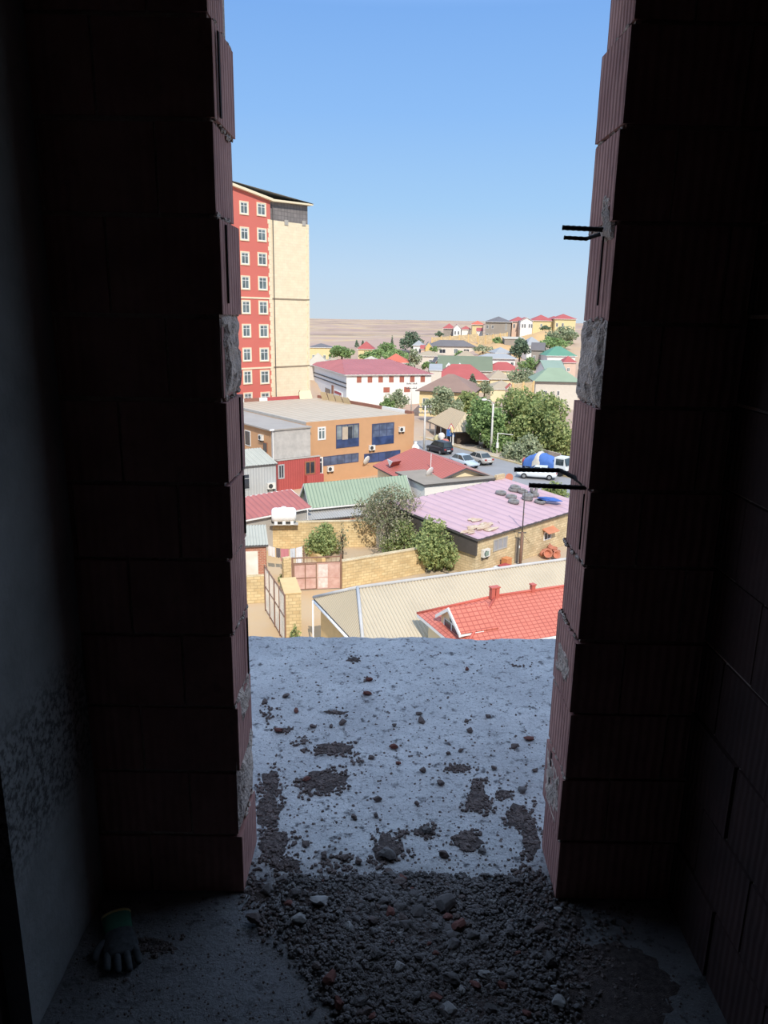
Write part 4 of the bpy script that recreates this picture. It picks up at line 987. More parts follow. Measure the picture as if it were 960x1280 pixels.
# blue tarpaulin by the lilac roof's right end
p = G(688, 624, -13.0); o = bpy.data.objects.new('tarpaulin', stone_mesh(4.4, .35)); COL.objects.link(o); o.data.materials.append(M('blue_tarp', (54, 106, 196), .5, scale=2, var=.3)); o.scale = (1.1, .6, .5); o.location = tuple(p); o.rotation_euler = (0, .1, LY-.9); tag(o, 'crumpled blue tarpaulin on the lilac roof edge beside the jamb', 'tarpaulin')
# ================================================================== outdoors: orange building, tower, street
m_orange = M('orange_render', (216, 160, 106), .85, scale=.5, var=.10); m_plast = M('grey_trowelled_plaster', (206, 200, 192), .95, scale=1.3, col2=(178, 174, 168), bump=.4, detail=7)
m_flatroof = MSTRIPE('flat_felt_roof', (200, 184, 160), (184, 166, 140), 1.1, .9); m_annexroof = M('grey_annex_roof', (176, 168, 158), .9, scale=.4, var=.12)
m_redpaint = M('red_paint', (206, 84, 84), .7, var=.12); m_brownpar = M('brown_parapet', (168, 112, 92), .8, var=.2); m_redmetal = MSTRIPE('red_container_sheet', (198, 82, 76), (176, 68, 64), .3, .5); m_greymetal = MSTRIPE('pale_metal_sheet', (190, 194, 194), (168, 172, 174), .3, .6)
OY = math.radians(37.4); OZ = -10.5
A = G(383, 528, OZ); oe = np.array([math.cos(OY), math.sin(OY)]); ow = L(A, oe, 518, 517)[1]; od = 22.9; OO = (A[0], A[1], GZ); OH = OZ-GZ
ob = thing('orange_building', 'two storey orange rendered building with blue tinted windows and a flat roof', 'building', OO, OY)
b = MB(); b.box(0, 0, -2.5, ow, od, OH-.3); b.build('walls', m_orange, ob)
b = MB(); b.box(.25, .1, OH-.3, ow-.3, od-.3, OH-.12); b.build('flat_roof', m_flatroof, ob)
b = MB(); b.box(0, 0, OH-.3, ow, .1, OH); b.build('front_coping', m_orange, ob)
b = MB(); b.box(0, .1, OH-.3, .25, od-.3, OH); b.build('side_coping', m_grycem, ob)
xs_ = [0, 1.1, 3.6, 6.0, 7.3, ow*.83]; cs_ = [m_redpaint, m_frame, m_brownpar, m_frame, m_redpaint]
for k in range(5):
    b = MB(); b.box(xs_[k], od-.3, OH-.3, xs_[k+1], od, OH+.35); b.build('parapet', cs_[k], ob)
for (y0, y1, mt) in ((.1, 1.6, m_brownpar), (1.6, 6.5, m_frame), (6.5, od-.3, m_brownpar)):
    b = MB(); b.box(ow-.3, y0, OH-.3, ow, y1, OH+.28); b.build('parapet', mt, ob)
m_blfr = M('blue_grey_frame', (74, 84, 122), .5, var=.1); m_palepane = MGLASS('pale_blue_glass', (150, 162, 168), .15); m_palepane2 = MGLASS('slate_glass', (100, 116, 150), .15)
def oz(px, py): q, t = L(A, oe, px, py); return t, q[2]-GZ
def owin(x0, y0, x1, y1, **k):
    t0, z1 = oz(x0, y0); t1, z0 = oz(x1, y1); window(ob, 'f', t0, z0, t1-t0, z1-z0, ow, od, k.get('fm'), k.get('pm'), k.get('muls', 1), k.get('bar', False), fw_=k.get('f', .1))
owin(420, 531.5, 448.5, 557.5, fm=m_blfr, pm=m_palepane, muls=3, bar=False); owin(465, 530, 492, 554, fm=m_blfr, pm=m_palepane2, muls=2, bar=True)
owin(397, 534, 407, 549.5, muls=1, bar=True, f=.18); owin(396, 572, 403.5, 592, pm=m_panedark, muls=0, bar=True, f=.14)
owin(404, 571, 448, 577, fm=m_blfr, pm=m_palepane2, muls=4, f=.06); owin(455, 567.5, 500, 573.5, fm=m_blfr, pm=m_bluepane, muls=4, f=.06)
for (x0, y0, x1, y1) in ((421, 549.5, 448, 557), (466, 546.5, 491.5, 553.5)):
    t0, z1 = oz(x0, y0); t1, z0 = oz(x1, y1); b = MB(); b.box(t0, -.062, z0, t1, -.04, z1); b.build('spandrel_panel', m_bluepane, ob)
t0, z1 = oz(434.5, 533.5); t1, z0 = oz(440, 549); b = MB(); b.box(t0, -.055, z0, t1, -.04, z1); b.build('open_casement', m_panedark, ob)
t0, _z = oz(396.5, 578); b = MB(); b.box(t0, -.05, _z-.3, t0+.01, -.04, _z-.29)
# light panels inside the left big window: open sash
t0, z1 = oz(427.5, 534); t1, z0 = oz(434.5, 549); b = MB(); b.box(t0, -.07, z0, t1, -.052, z1); b.build('open_sash', M('pale_curtain', (206, 186, 160), .8), ob)
for (px, py, lb) in ((501, 539.5, 'white air conditioner at the right end of the orange facade'), (464, 562.5, 'white air conditioner between the two big blue windows'), (412, 589, 'white air conditioner low on the orange facade beside the red shack')):
    t, z = oz(px, py); put_ac(lb, rot((t, 0, z), OY, OO), OY, 1.0)
t, z = oz(455, 577); dish('white satellite dish low on the orange facade', rot((t, -.06, z), OY, OO), OY+.3, .6)
t, z = oz(517, 559); wt = thing('water_barrel', 'small white plastic barrel at the right corner of the orange building', 'water tank', (*rot((ow-.4, -.9, 0), OY, OO)[:2], GZ), 0)
b = MB(); b.lathe([(.5, -.2), (.52, 0), (.52, z-.7)], 16); b.build('stand', m_grycem, wt); b = MB(); b.lathe([(.4, z-.7), (.5, z-.6), (.5, z+.2), (.3, z+.5), (.16, z+.55), (.16, z+.9)], 18); b.build('shell', m_tankw, wt, smooth=True)
b = MB()
for k, (x0, y0, tl) in enumerate(((ow*.84, od-.9, .05), (ow*.93, od-1.3, .3))): pass
for k in range(5):
    r = thing('leaning_panel', ['beige panel leaning at the far right corner of the orange roof by the red parapet', 'second beige panel along the right parapet of the orange roof', 'third beige panel along the right parapet of the orange roof', 'fourth beige panel along the right parapet of the orange roof', 'last and smallest beige panel along the right parapet of the orange roof'][k], 'panel',
              rot((ow-2.4, od-.55, OH-.12) if k == 0 else (ow-.65, od-1.2-1.9*k, OH-.12), OY, OO), OY + (0 if k == 0 else math.pi/2), 'beige panels leaning on the orange roof')
    b = MB(); ww = 2.2 if k == 0 else 1.7; hh = 1.15 if k < 2 else 1.1-.1*(k-2); b.prism([(-ww/2, .0, 0), (ww/2, 0, 0), (ww/2-.1, .4, hh), (-ww/2+.1, .4, hh)], (0, .05, 0)); b.build('sheet', m_cream, r)
    b = MB(); b.tube([(-ww/2-.05, -.05, 0), (-ww/2+.02, .32, hh*.8), (-ww/2+.3, .42, hh+.05)], .05, 6); b.build('frame', m_gfr, r)
# annex
AZ = -10.9; C0 = G(340.5, 537.5, AZ); at_ = L(C0, oe, 388, 533.5)[1]; AO = (C0[0], C0[1], GZ); AH = AZ-GZ
an = thing('plastered_annex', 'grey plastered upper annex standing before the left end of the orange building', 'annex', AO, OY)
zpb = L(C0, oe, 341, 575)[0][2]-GZ
b = MB(); b.box(0, 0, zpb, at_, .3, AH-.1); b.build('front_wall', m_plast, an)
b = MB(); b.box(0, .3, zpb, .3, 16, AH-.1); b.build('side_wall', m_orange, an)
b = MB(); LOW_ = True
b = MB(); b.box(-.35, -.15, AH-.1, at_+.1, .9, AH+.05); b.box(-.35, .9, AH-.1, at_-.05 if at_ < 6 else at_-.1, 1.0, AH+.05)
dA = to_local((OO[0], OO[1], GZ), AO, OY); lw_ = MB(); lw_.box(.02, .3, -1, dA[0]-.05, 15.8, zpb); lw_.build('lower_storey', m_redmetal, an); b.box(-.35, 1.0, AH-.1, dA[0]-.02, 17, AH+.05)
b.build('flat_roof', m_annexroof, an)
b = MB(); b.box(-.45, -.25, AH-.06, .1, -.15, AH+.12); b.box(-.02, -.06, -.5, .06, -.0, AH-.1); b.build('gutter_pipe', m_pvc, an)
# side window of annex and its air conditioner
b = MB(); b.box(-.06, 5.2, AH-2.6, .0, 6.6, AH-.8); sw = b.build('side_window', m_frame, an); b = MB(); b.box(-.075, 5.3, AH-2.5, -.06, 6.5, AH-.9); b.build('pane', m_panedark, sw)
b = MB(); b.box(-.06, 1.2, AH-2.8, 0, 2.2, AH-1.6); sw = b.build('side_window', m_brownf, an); b = MB(); b.box(-.075, 1.3, AH-2.7, -.06, 2.1, AH-1.7); b.build('pane', m_panedark, sw)
put_ac('white air conditioner on the orange side wall of the plastered annex', rot((0, 2.4, AH-1.45), OY, AO), OY-math.pi/2, 1.0)
# red shack below the plaster
sk = thing('red_metal_shack', 'red sheet metal shack with small windows under the grey plastered annex', 'shack', rot((.35, -.5, 0), OY, AO), OY)
sw_ = at_+.6; b = MB(); b.box(0, 0, -2.5, sw_, .48, zpb-.08); b.build('walls', m_redmetal, sk); b = MB(); b.box(-.1, -.08, zpb-.08, sw_+.1, .48, zpb-.02); b.build('roof', m_grycem, sk)
SKO = rot((.35, -.5, 0), OY, AO)
def shk(px, py): q, t = L(SKO, oe, px, py); return t, q[2]-GZ
for (x0, y0, x1, y1, fm_) in ((347.5, 581, 355.5, 598, m_greymetal), (381, 577, 394, 592, m_brownf)):
    t0, z1 = shk(x0, y0); t1, z0 = shk(x1, y1); window(sk, 'f', t0, z0, t1-t0, z1-z0, sw_, 1, fm_, m_panedark, 1, fw_=.13)
t0, z1 = shk(381, 594); t1, z0 = shk(404, 601); b = MB(); b.box(t0, -.5, z0, sw_+.2, -.02, z1); b.build('balcony_panel', m_redmetal, sk)
# grey metal shed at the left
z_ = -13.2; A0 = G(344, 578, z_); gs = house('pale grey sheet metal shed at the left jamb beside the red shack', 'metal_shed', rot((-6, 0, 0), OY, (A0[0], A0[1], 0)), GZ, OY-.1, 6, 4.6, z_-GZ, 'shed', .9, m_greymetal, m_paleroof, m_gutter, ins=.15, cat='shed', lam=.3, amp=.02, anchor=False, win=({'u': 1.7, 'z': .9, 'w': 1.3, 'h': 1.6, 'fm': m_greymetal, 'pm': m_panedark, 'bar': True},))
put_ac('white air conditioner at the foot of the pale metal shed', rot((5.2, .1, .75), OY-.1, rot((-6, 0, 0), OY, (A0[0], A0[1], GZ))), OY-.1, 1.0)

# --- apartment tower
m_towred = M('tower_red_render', (232, 112, 94), .85, scale=.25, var=.07); m_towbeige = MBRICK('tower_beige_cladding', (250, 230, 190), (246, 224, 182), (234, 211, 170), .8, .4, .012, .9, .5, 0, .08); m_towcream = M('tower_cream_trim', (250, 232, 190), .8, var=.05); m_towroof = M('tower_roof_sheet', (176, 178, 184), .5, scale=.5, var=.1); m_towdark = MBRICK('dark_grey_cladding', (142, 134, 132), (130, 124, 122), (104, 100, 98), .6, .6, .03, .8, 0, 0, .1)
TD = 122.0; TY = math.radians(47); E_ = P(387.5, 374, TD); te = np.array([math.cos(TY), math.sin(TY)])
def tw(px, py): q, t = L(E_, te, px, py); return t, q[2]
tl = tw(340, 374)[0]; TWID = 22.0; TO = np.array([E_[0], E_[1]])-te*TWID
tower = thing('apartment_tower', 'tall apartment block with a red windowed wing and a blank cream wall', 'building', (TO[0], TO[1], GZ-1), TY)
tz = lambda z: z-(GZ-1)
xq = TWID+tl                      # border between the wings
ztop = tw(387, 256)[1]; zb0 = tw(342, 275)[1]; zred = tw(337, 251)[1]; zl_, zr_ = tw(303, 238), tw(337, 251)
sl_r = (zl_[1]-zr_[1])/(zl_[0]-zr_[0])
b = MB(); b.box(xq, .25, -1, TWID, 14, tz(zb0)); b.build('cream_wing', m_towbeige, tower)
b = MB(); b.box(xq+.1, .35, tz(zb0), TWID-.05, 13.9, tz(ztop)-.1); b.build('attic_band', m_towdark, tower)
zx = lambda x: tz(zred)+sl_r*(x-xq)
b = MB(); b.prism([(0, 0, -1), (xq, 0, -1), (xq, 0, zx(xq)), (max(0, xq-9), 0, zx(xq-9)), (0, 0, zx(xq-9))], (0, 14.2, 0)); b.build('red_wing', m_towred, tower)
b = MB(); b.prism([(xq-9.2, -.5, zx(xq-9.2)), (xq+.2, -.5, zx(xq+.2)), (xq+.2, -.5, zx(xq+.2)+.35), (xq-9.2, -.5, zx(xq-9.2)+.35)], (0, 15, 0)); 
b.prism([(xq+.2, -.35, zx(xq+.2)-.0), (TWID+.5, -.35, tz(ztop)-.1), (TWID+.5, -.35, tz(ztop)+.12), (xq+.2, -.35, zx(xq+.2)+.3)], (0, 15, 0)); b.build('cornice', m_towcream, tower)
b = MB(); b.prism([(xq-9.2, -.5, zx(xq-9.2)+.36), (xq-9.2, 7, zx(xq-9.2)+3.4), (xq-9.2, 14.5, zx(xq-9.2)+.36)], (.05, 0, 0))
p1, p2 = (xq-9.2, -.55, zx(xq-9.2)+.37), (TWID+.6, -.45, tz(ztop)+.14); r1, r2 = (xq-9.2, 7, zx(xq-9.2)+2.6), (TWID-2.5, 7, tz(ztop)+.9)
b.face([p1, p2, r2, r1]); b.face([p2, (TWID+.6, 14.6, tz(ztop)+.14), r2]); b.face([r1, r2, (TWID+.6, 14.6, tz(ztop)+.14), (xq-9.2, 14.6, zx(xq-9.2)+.37)]); b.build('roof', m_towroof, tower)
b = MB(); b.box(xq-9, .5, zx(xq-9), xq-8.1, 1.5, zx(xq-9)+1.2); b.build('chimney', m_frame, tower)
b = MB(); dx = -.3
for k in range(52):
    w_ = .55 if k % 2 else .4
    z0 = k*.62
    if z0 < tz(zb0)+2: b.box(xq-w_, -.06, z0, xq+.02, .0, z0+.6); b.box(TWID-w_*.8, .17, z0, TWID+.04, .25, z0+.6)
b.build('quoins', m_towcream, tower)['kind'] = 'stuff'
b = MB(); b.tube([(xq+.55, .12, 0), (xq+.55, .12, tz(zb0)+2)], .07, 7); b.build('downpipe', m_gutter, tower)
m_brnband = M('tan_band', (170, 148, 120), .8)
for zz in (tw(365, 374)[1], tw(365, 458)[1]):
    b = MB(); b.box(0, -.08, tz(zz)-.12, xq, 0, tz(zz)+.12); b.build('string_course', m_towcream, tower); b = MB(); b.box(xq+.05, .17, tz(zz)-.09, TWID+.05, .25, tz(zz)+.09); b.build('string_course', m_brnband, tower)
for (px, py) in ((359, 278), (381, 279)):
    t, z = tw(px, py); b = MB(); b.box(TWID+t-.35, .15, tz(z)-.35, TWID+t+.35, .25, tz(z)+.35); b.build('wall_vent', m_grycem, tower)
wrows = [(254, 269.5), (286, 301.5), (316.5, 331.5), (346.5, 362), (377, 392), (406.5, 421), (436, 450.5), (464, 478.5), (491.5, 506)]
for i, (y0, y1) in enumerate(wrows):
    sh = i*.65
    for (xa, xb) in ((321.5+sh*.95, 331.5+sh*.95), (300+sh*1.0, 309.5+sh*1.0)):
        if xa < 315:
            for q_ in (3.4, 6.8): t0, z1 = tw(xa, y0-1.8+.3*i); t1, z0 = tw(xb, y1-1.8+.3*i); window(tower, 'f', TWID+t0-q_, tz(z0), t1-t0, z1-z0, TWID, 14, m_frame, m_pane, 1, True, m_towcream, fw_=.11)
        t0, z1 = tw(xa, y0 + (0 if xa > 315 else -1.8+.3*i)); t1, z0 = tw(xb, y1 + (0 if xa > 315 else -1.8+.3*i)); window(tower, 'f', TWID+t0, tz(z0), t1-t0, z1-z0, TWID, 14, m_frame, m_pane, 1, True, m_towcream, fw_=.11)

# --- road, pavement
m_asph = M('asphalt', (158, 156, 156), .9, scale=.5, var=.10); m_pave = M('pavement', (206, 188, 164), .95, scale=.8, var=.14); m_kerb = M('kerb_yellow', (222, 196, 140), .9, scale=1, var=.2)
ud = np.array([.5, -.866]); un = np.array([.866, .5])        # along the road towards us, and across it away from us
K0 = G(572, 560, GZ)[:2]
def road_strip(a0, a1, z, y0=-60, y1=60):
    b = MB(); c = [K0+ud*y0+un*a0, K0+ud*y1+un*a0, K0+ud*y1+un*a1, K0+ud*y0+un*a1]; b.prism([(p[0], p[1], GZ-.1) for p in c], (0, 0, z+.1)); return b
struct(road_strip(-9.5, 0, .03).build('road', m_asph)); struct(road_strip(.22, 3.6, .14).build('pavement', m_pave)); struct(road_strip(0, .22, .18).build('kerb', m_kerb)); struct(road_strip(-12.5, -9.5, .10).build('pavement', m_pave))
def RD(s, a, z=.04): p = K0+ud*s+un*a; return (p[0], p[1], GZ+z)
def rd_from(px, py): p = G(px, py, GZ)[:2]-K0; return float(p@ud), float(p@un)
ryaw = math.atan2(ud[1], ud[0])
# --- cars
m_tyre2 = M('car_tyre', (44, 44, 46), .8); m_rim = M('wheel_rim', (170, 172, 174), .4, metal=.6, var=.05); m_carglass = MGLASS('car_glass', (60, 74, 78), .08); m_tail = M('tail_light', (190, 52, 46), .4); m_head = M('head_light', (236, 238, 240), .3)
def paint(n, c): return M('car_paint_'+n, c, .3, var=.03, spec=.6)
def car(label, loc, yaw, pm_, suv=False, ln=4.5):
    """front towards local +x"""
    r = thing('car', label, 'car', loc, yaw, 'cars on the street'); hx = ln/2; zt = 1.68 if suv else 1.45; zbelt = 1.0 if suv else .92
    st = [(-hx, .45, .72, .70), (-hx+.12, .32, zbelt-.06, .82), (-hx+.9, .28, zbelt, .87), (0, .26, zbelt, .88), (hx-1.25, .28, zbelt-.04, .87), (hx-.35, .32, zbelt-.22, .82), (hx-.06, .38, zbelt-.34, .74), (hx, .45, .56, .66)]
    b = MB(); R = []
    for (x, z0, z1, hw) in st:
        R.append([(x, -hw*.92, z0), (x, -hw, z0+.15), (x, -hw*.985, (z0+z1)/2+.1), (x, -hw*.90, z1), (x, 0, z1+.03), (x, hw*.90, z1), (x, hw*.985, (z0+z1)/2+.1), (x, hw, z0+.15), (x, hw*.92, z0), (x, -hw*.92, z0)])
    b.grid(R); b.face(R[0][:-1]); b.face(R[-1][:-1]); b.build('body', pm_, r, smooth=True)
    xb0, xb1, xt0, xt1 = (-hx+.12, hx-1.15, -hx+.4, hx-1.95) if suv else (-hx+.55, hx-1.15, -hx+1.15, hx-2.0)
    cb = MB(); hb, ht = .79, .62; zb1 = zbelt-.05
    cb.hull8([(xb0, -hb, zb1), (xb1, -hb, zb1), (xb1, hb, zb1), (xb0, hb, zb1), (xt0, -ht, zt), (xt1, -ht, zt), (xt1, ht, zt), (xt0, ht, zt)]); cb.build('cabin', pm_, r)
    def pane(p, nm):    # p four corners -> proud slab
        q = [np.array(v, float) for v in p]; c = sum(q)/4; n_ = np.cross(q[1]-q[0], q[3]-q[0]); n_ /= np.linalg.norm(n_)
        if n_@(c-np.array([0, 0, .9])) < 0: n_ = -n_
        q = [c+(v-c)*.88 for v in q]; g_ = MB(); g_.prism([v-n_*.02 for v in q], n_*.035); g_.build(nm, m_carglass, r)
    B4 = [np.array(v) for v in ((xb0, -hb, zb1+.06), (xb1, -hb, zb1+.06), (xb1, hb, zb1+.06), (xb0, hb, zb1+.06))]; T4 = [np.array(v) for v in ((xt0, -ht, zt), (xt1, -ht, zt), (xt1, ht, zt), (xt0, ht, zt))]
    pane([B4[1], B4[2], T4[2], T4[1]], 'windscreen'); pane([B4[3], B4[0], T4[0], T4[3]], 'rear_window')
    for (i, j) in ((0, 1), (3, 2)):
        bm_, tm_ = (B4[i]+B4[j])/2, (T4[i]+T4[j])/2
        pane([B4[i], bm_, tm_, T4[i]], 'side_window'); pane([bm_, B4[j], T4[j], tm_], 'side_window')
    for sx_ in (-hx+.8, hx-.82):
        for sy_ in (-.80, .80):
            w = MB(); w.lathe([(.18, -.1), (.31, -.1), (.33, -.05), (.33, .05), (.31, .1), (.18, .1)], 18, (sx_, sy_, .33), 'y'); wo2 = w.build('wheel', m_tyre2, r); w = MB(); w.lathe([(.03, -.105), (.19, -.105), (.19, .105), (.03, .105)], 14, (sx_, sy_, .33), 'y'); w.build('rim', m_rim, wo2)
    for sy_ in (-.56, .56):
        l = MB(); l.box(-hx-.02, sy_-.14, .68, -hx+.12, sy_+.14, .86); l.build('tail_light', m_tail, r); l = MB(); l.box(hx-.12, sy_-.16, .52, hx+.0, sy_+.16, .64); l.build('headlight', m_head, r)
    l = MB(); l.box(-hx-.03, -.26, .52, -hx+.03, .26, .64); l.build('number_plate', m_head, r); return r
def car_at(label, px, py, head, pm_, dyaw=0, **k):
    s, a = rd_from(px, py); return car(label, RD(s, a), ryaw+(math.pi if head < 0 else 0)+dyaw, pm_, **k)
car_at('black estate car driving away on the street beside the orange building', 549, 566, -1, paint('black', (42, 46, 58)), suv=True)
car_at('champagne silver hatchback driving away in the middle of the street', 598, 579, -1, paint('silver', (188, 182, 172)))
car_at('pale blue car half hidden behind the red hip roof', 580, 583, 1, paint('pale_blue', (186, 202, 214)), dyaw=.0)
car_at('white car parked beside the lorry with the blue tarpaulin', 671, 598, -1, paint('white', (226, 232, 236)), dyaw=.78)
# --- lorry
m_tarp = M('blue_tarpaulin', (72, 124, 208), .5, scale=1.2, var=.25, bump=.3); m_tarp2 = M('canvas_tarpaulin', (214, 206, 190), .8, scale=1.5, var=.15); m_cabw = M('cab_white', (226, 232, 232), .4, var=.05)
s, a = rd_from(686, 592); lp = RD(s, a); lo = thing('lorry', 'lorry with its load covered by a blue and canvas tarpaulin, by the right jamb', 'lorry', lp, math.radians(-38))
b = MB(); b.box(-2.7, -.95, .55, 2.3, .95, .85); b.build('chassis', m_gutter, lo)
def heap(x0, x1, y, z0, z1, sc=1.0):
    m_ = MB(); R = []
    for i in range(13):
        q = i/12; x = x0+(x1-x0)*q; hz = z0+(z1-z0)*(math.sin(math.pi*(.12+.76*q))**.7)*(1+.05*math.sin(i*2.1)); row = []
        for j in range(11):
            th = math.pi*j/10; row.append((x, -y*math.cos(th)*(1+.02*math.sin(i*3+j)), z0+(hz-z0)*math.sin(th)**.6 if 0 < j < 10 else z0-.2))
        R.append(row)
    m_.grid(R); m_.face(R[0]); m_.face(R[-1]); return m_
heap(-2.9, 1.0, 1.1, .9, 2.35).build('tarpaulin', m_tarp, lo, smooth=True); heap(-1.75, -.75, 1.16, .9, 2.52).build('tarpaulin_strip', m_tarp2, lo, smooth=True)
b = MB(); b.hull8([(.95, -.95, .7), (2.55, -.95, .7), (2.55, .95, .7), (.95, .95, .7), (1.0, -.88, 2.2), (2.2, -.88, 2.2), (2.2, .88, 2.2), (1.0, .88, 2.2)]); b.build('cab', m_cabw, lo)
b = MB(); b.hull8([(2.47, -.8, 1.35), (2.56, -.8, 1.35), (2.56, .8, 1.35), (2.47, .8, 1.35), (2.2, -.76, 2.1), (2.27, -.76, 2.1), (2.27, .76, 2.1), (2.2, .76, 2.1)]); b.build('windscreen', m_carglass, lo)
for sy_ in (-1, 1):
    b = MB(); b.box(1.25, sy_*.93-.03, 1.35, 2.2, sy_*.93+.03, 2.05); b.build('side_window', m_carglass, lo)
    for sx_ in (-1.7, 1.75): b = MB(); b.lathe([(.2, -.13), (.42, -.13), (.45, -.07), (.45, .07), (.42, .13), (.2, .13)], 18, (sx_, sy_*.82, .45), 'y'); b.build('wheel', m_tyre2, lo)
# --- street poles and signs
m_conpole = M('concrete_pole', (226, 222, 214), .85, scale=2, var=.08); m_ins = M('insulator', (208, 206, 198), .5)
def pole(label, px, pyb, pyt, r_, kind, D=None, cat='pole', nm='utility_pole'):
    B = G(px, pyb, GZ) if D is None else P(px, pyb, D); H = up(B, pyt)-B[2]; o = thing(nm, label, cat, B, .2); b = MB(); b.tube([(0, 0, -.4), (0, 0, H)], [r_, r_*.7], 9); b.build('mast', m_conpole, o, smooth=True)
    if kind == 'cross':
        for z in (H-.25, H-1.0):
            b = MB(); b.box(-.9, -.05, z-.05, .9, .05, z+.05); c = b.build('crossarm', m_gutter, o); b = MB()
            for x in (-.8, -.4, .4, .8): b.lathe([(.05, z+.05), (.09, z+.1), (.06, z+.28), (.02, z+.3)], 8, (x, 0, 0))
            b.build('insulators', m_ins, c)
    if kind == 'lamp':
        b = MB(); b.tube([(0, 0, H-.05), (-.5, -.1, H+.45), (-1.2, -.2, H+.6)], .045, 6); c = b.build('arm', m_conpole, o); b = MB(); b.lathe([(.05, -.35), (.14, -.3), (.16, 0), (.12, .3), (.04, .35)], 10, (-1.4, -.22, H+.6), 'x'); b.build('lamp_head', m_frame, c, smooth=True)
    if kind == 'arm':
        b = MB(); b.tube([(0, 0, H-.05), (2.0, -.4, H-.25)], .06, 6); b.build('arm', m_conpole, o)
        b = MB(); b.box(-.15, -.15, .9, .15, .15, 1.6); b.build('switch_box', m_frame, o)
    return o, B, H
pole('pale utility pole with insulators at the right corner of the orange building', 530, 562, 507, .16, 'cross'); pole('tall pale street lamp on the pavement before the big trees', 613.5, 566, 505, .17, 'lamp', nm='street_lamp', cat='street lamp')
pole('short pale pole with a side arm right of the street lamp', 621, 568, 541, .10, 'arm'); pole('thin pale pole before the white market building', 514, 512, 478, .12, 'cross', 128)
B = G(563, 557, GZ); sp = thing('road_sign', 'street sign post with a white triangle above a blue square', 'sign', B, -.2); zT = up(B, 530)-GZ; zS = up(B, 541)-GZ; b = MB(); b.tube([(0, .05, -.3), (0, .05, zT)], .05, 7); b.build('post', m_frame, sp)
b = MB(); b.prism([(-.5, 0, zT-.75), (.5, 0, zT-.75), (0, 0, zT+.15)], (0, .04, 0)); tr_ = b.build('triangle', m_redpaint, sp); b = MB(); b.prism([(-.33, -.02, zT-.65), (.33, -.02, zT-.65), (0, -.02, zT-.05)], (0, .02, 0)); b.build('triangle_face', m_frame, tr_)
m_sblue = M('sign_blue', (52, 116, 196), .5, var=.05); b = MB(); b.box(-.6, -.02, zS-.5, .6, .04, zS+.5); pl = b.build('blue_panel', m_sblue, sp); b = MB(); b.box(-.06, -.04, zS-.3, .06, -.02, zS+.15); b.prism([(-.2, -.04, zS+.08), (.2, -.04, zS+.08), (0, -.04, zS+.36)], (0, .02, 0)); b.build('arrow', m_frame, pl)
# --- roadside shop and wall under the trees
A = G(534.5, 526, -14.4); Bq = G(566, 540, -14.4); ys_ = math.atan2((Bq-A)[1], (Bq-A)[0]); shop = house('roadside shop with a tan sheet roof and a dark open front with white posts', 'roadside_shop', A, GZ, ys_, np.linalg.norm((Bq-A)[:2]), 5.6, GZ*-1-14.4, 'hip', 2.4, M('dark_shopfront', (108, 92, 80), .9, scale=.8, var=.5), MSTRIPE('tan_brown_sheet', (206, 186, 150), (178, 152, 116), .5, .85), m_gutter, inset=2.6, ins=1.1, cat='shop', lam=.5, amp=.03, anchor=False)
sl2 = np.linalg.norm((Bq-A)[:2])
for k in range(5):
    b = MB(); b.tube([(sl2*(.04+.23*k), .25, 0), (sl2*(.04+.23*k), .25, 2.05)], .12, 8); b.build('post', m_frame, shop)
b = MB(); b.prism([(sl2*.84, -.08, 2.0), (sl2*1.0, -.08, 2.0), (sl2*.92, -.08, 2.9)], (0, .3, 0)); b.build('porch_gable', m_limesm, shop)
def goods(label, nm, px, py, s3, col): 
    p = G(px, py, GZ+.1); o = bpy.data.objects.new(nm, stone_mesh(px*.13, .9)); COL.objects.link(o); o.data.materials.append(M(nm+str(col[0]), col, .8)); o.scale = s3; o.location = (p[0], p[1], p[2]+s3[2]*.8); o.data.polygons.foreach_set('use_smooth', [True]*len(o.data.polygons)); tag(o, label, 'goods')
goods('white bundle of goods before the roadside shop', 'goods_bundle', 552, 553, (.5, .5, 1.0), (236, 230, 228)); goods('pinkish red goods on the pavement before the roadside shop', 'goods_bundle', 557, 556, (.5, .4, .6), (214, 120, 108)); goods('yellowish heap of goods at the left shop post', 'goods_bundle', 547, 552, (.6, .5, .7), (206, 196, 140))
s, a = rd_from(580, 556); s2 = s+17
w0, w1 = RD(2.5, 4.4, 0), RD(16, 4.4, 0); wall_run('low stained concrete wall behind the pavement under the big trees', 'roadside_wall', (w0, w1), 1.5, M('stained_concrete', (196, 176, 158), .95, scale=.7, col2=(150, 136, 124)), .25)
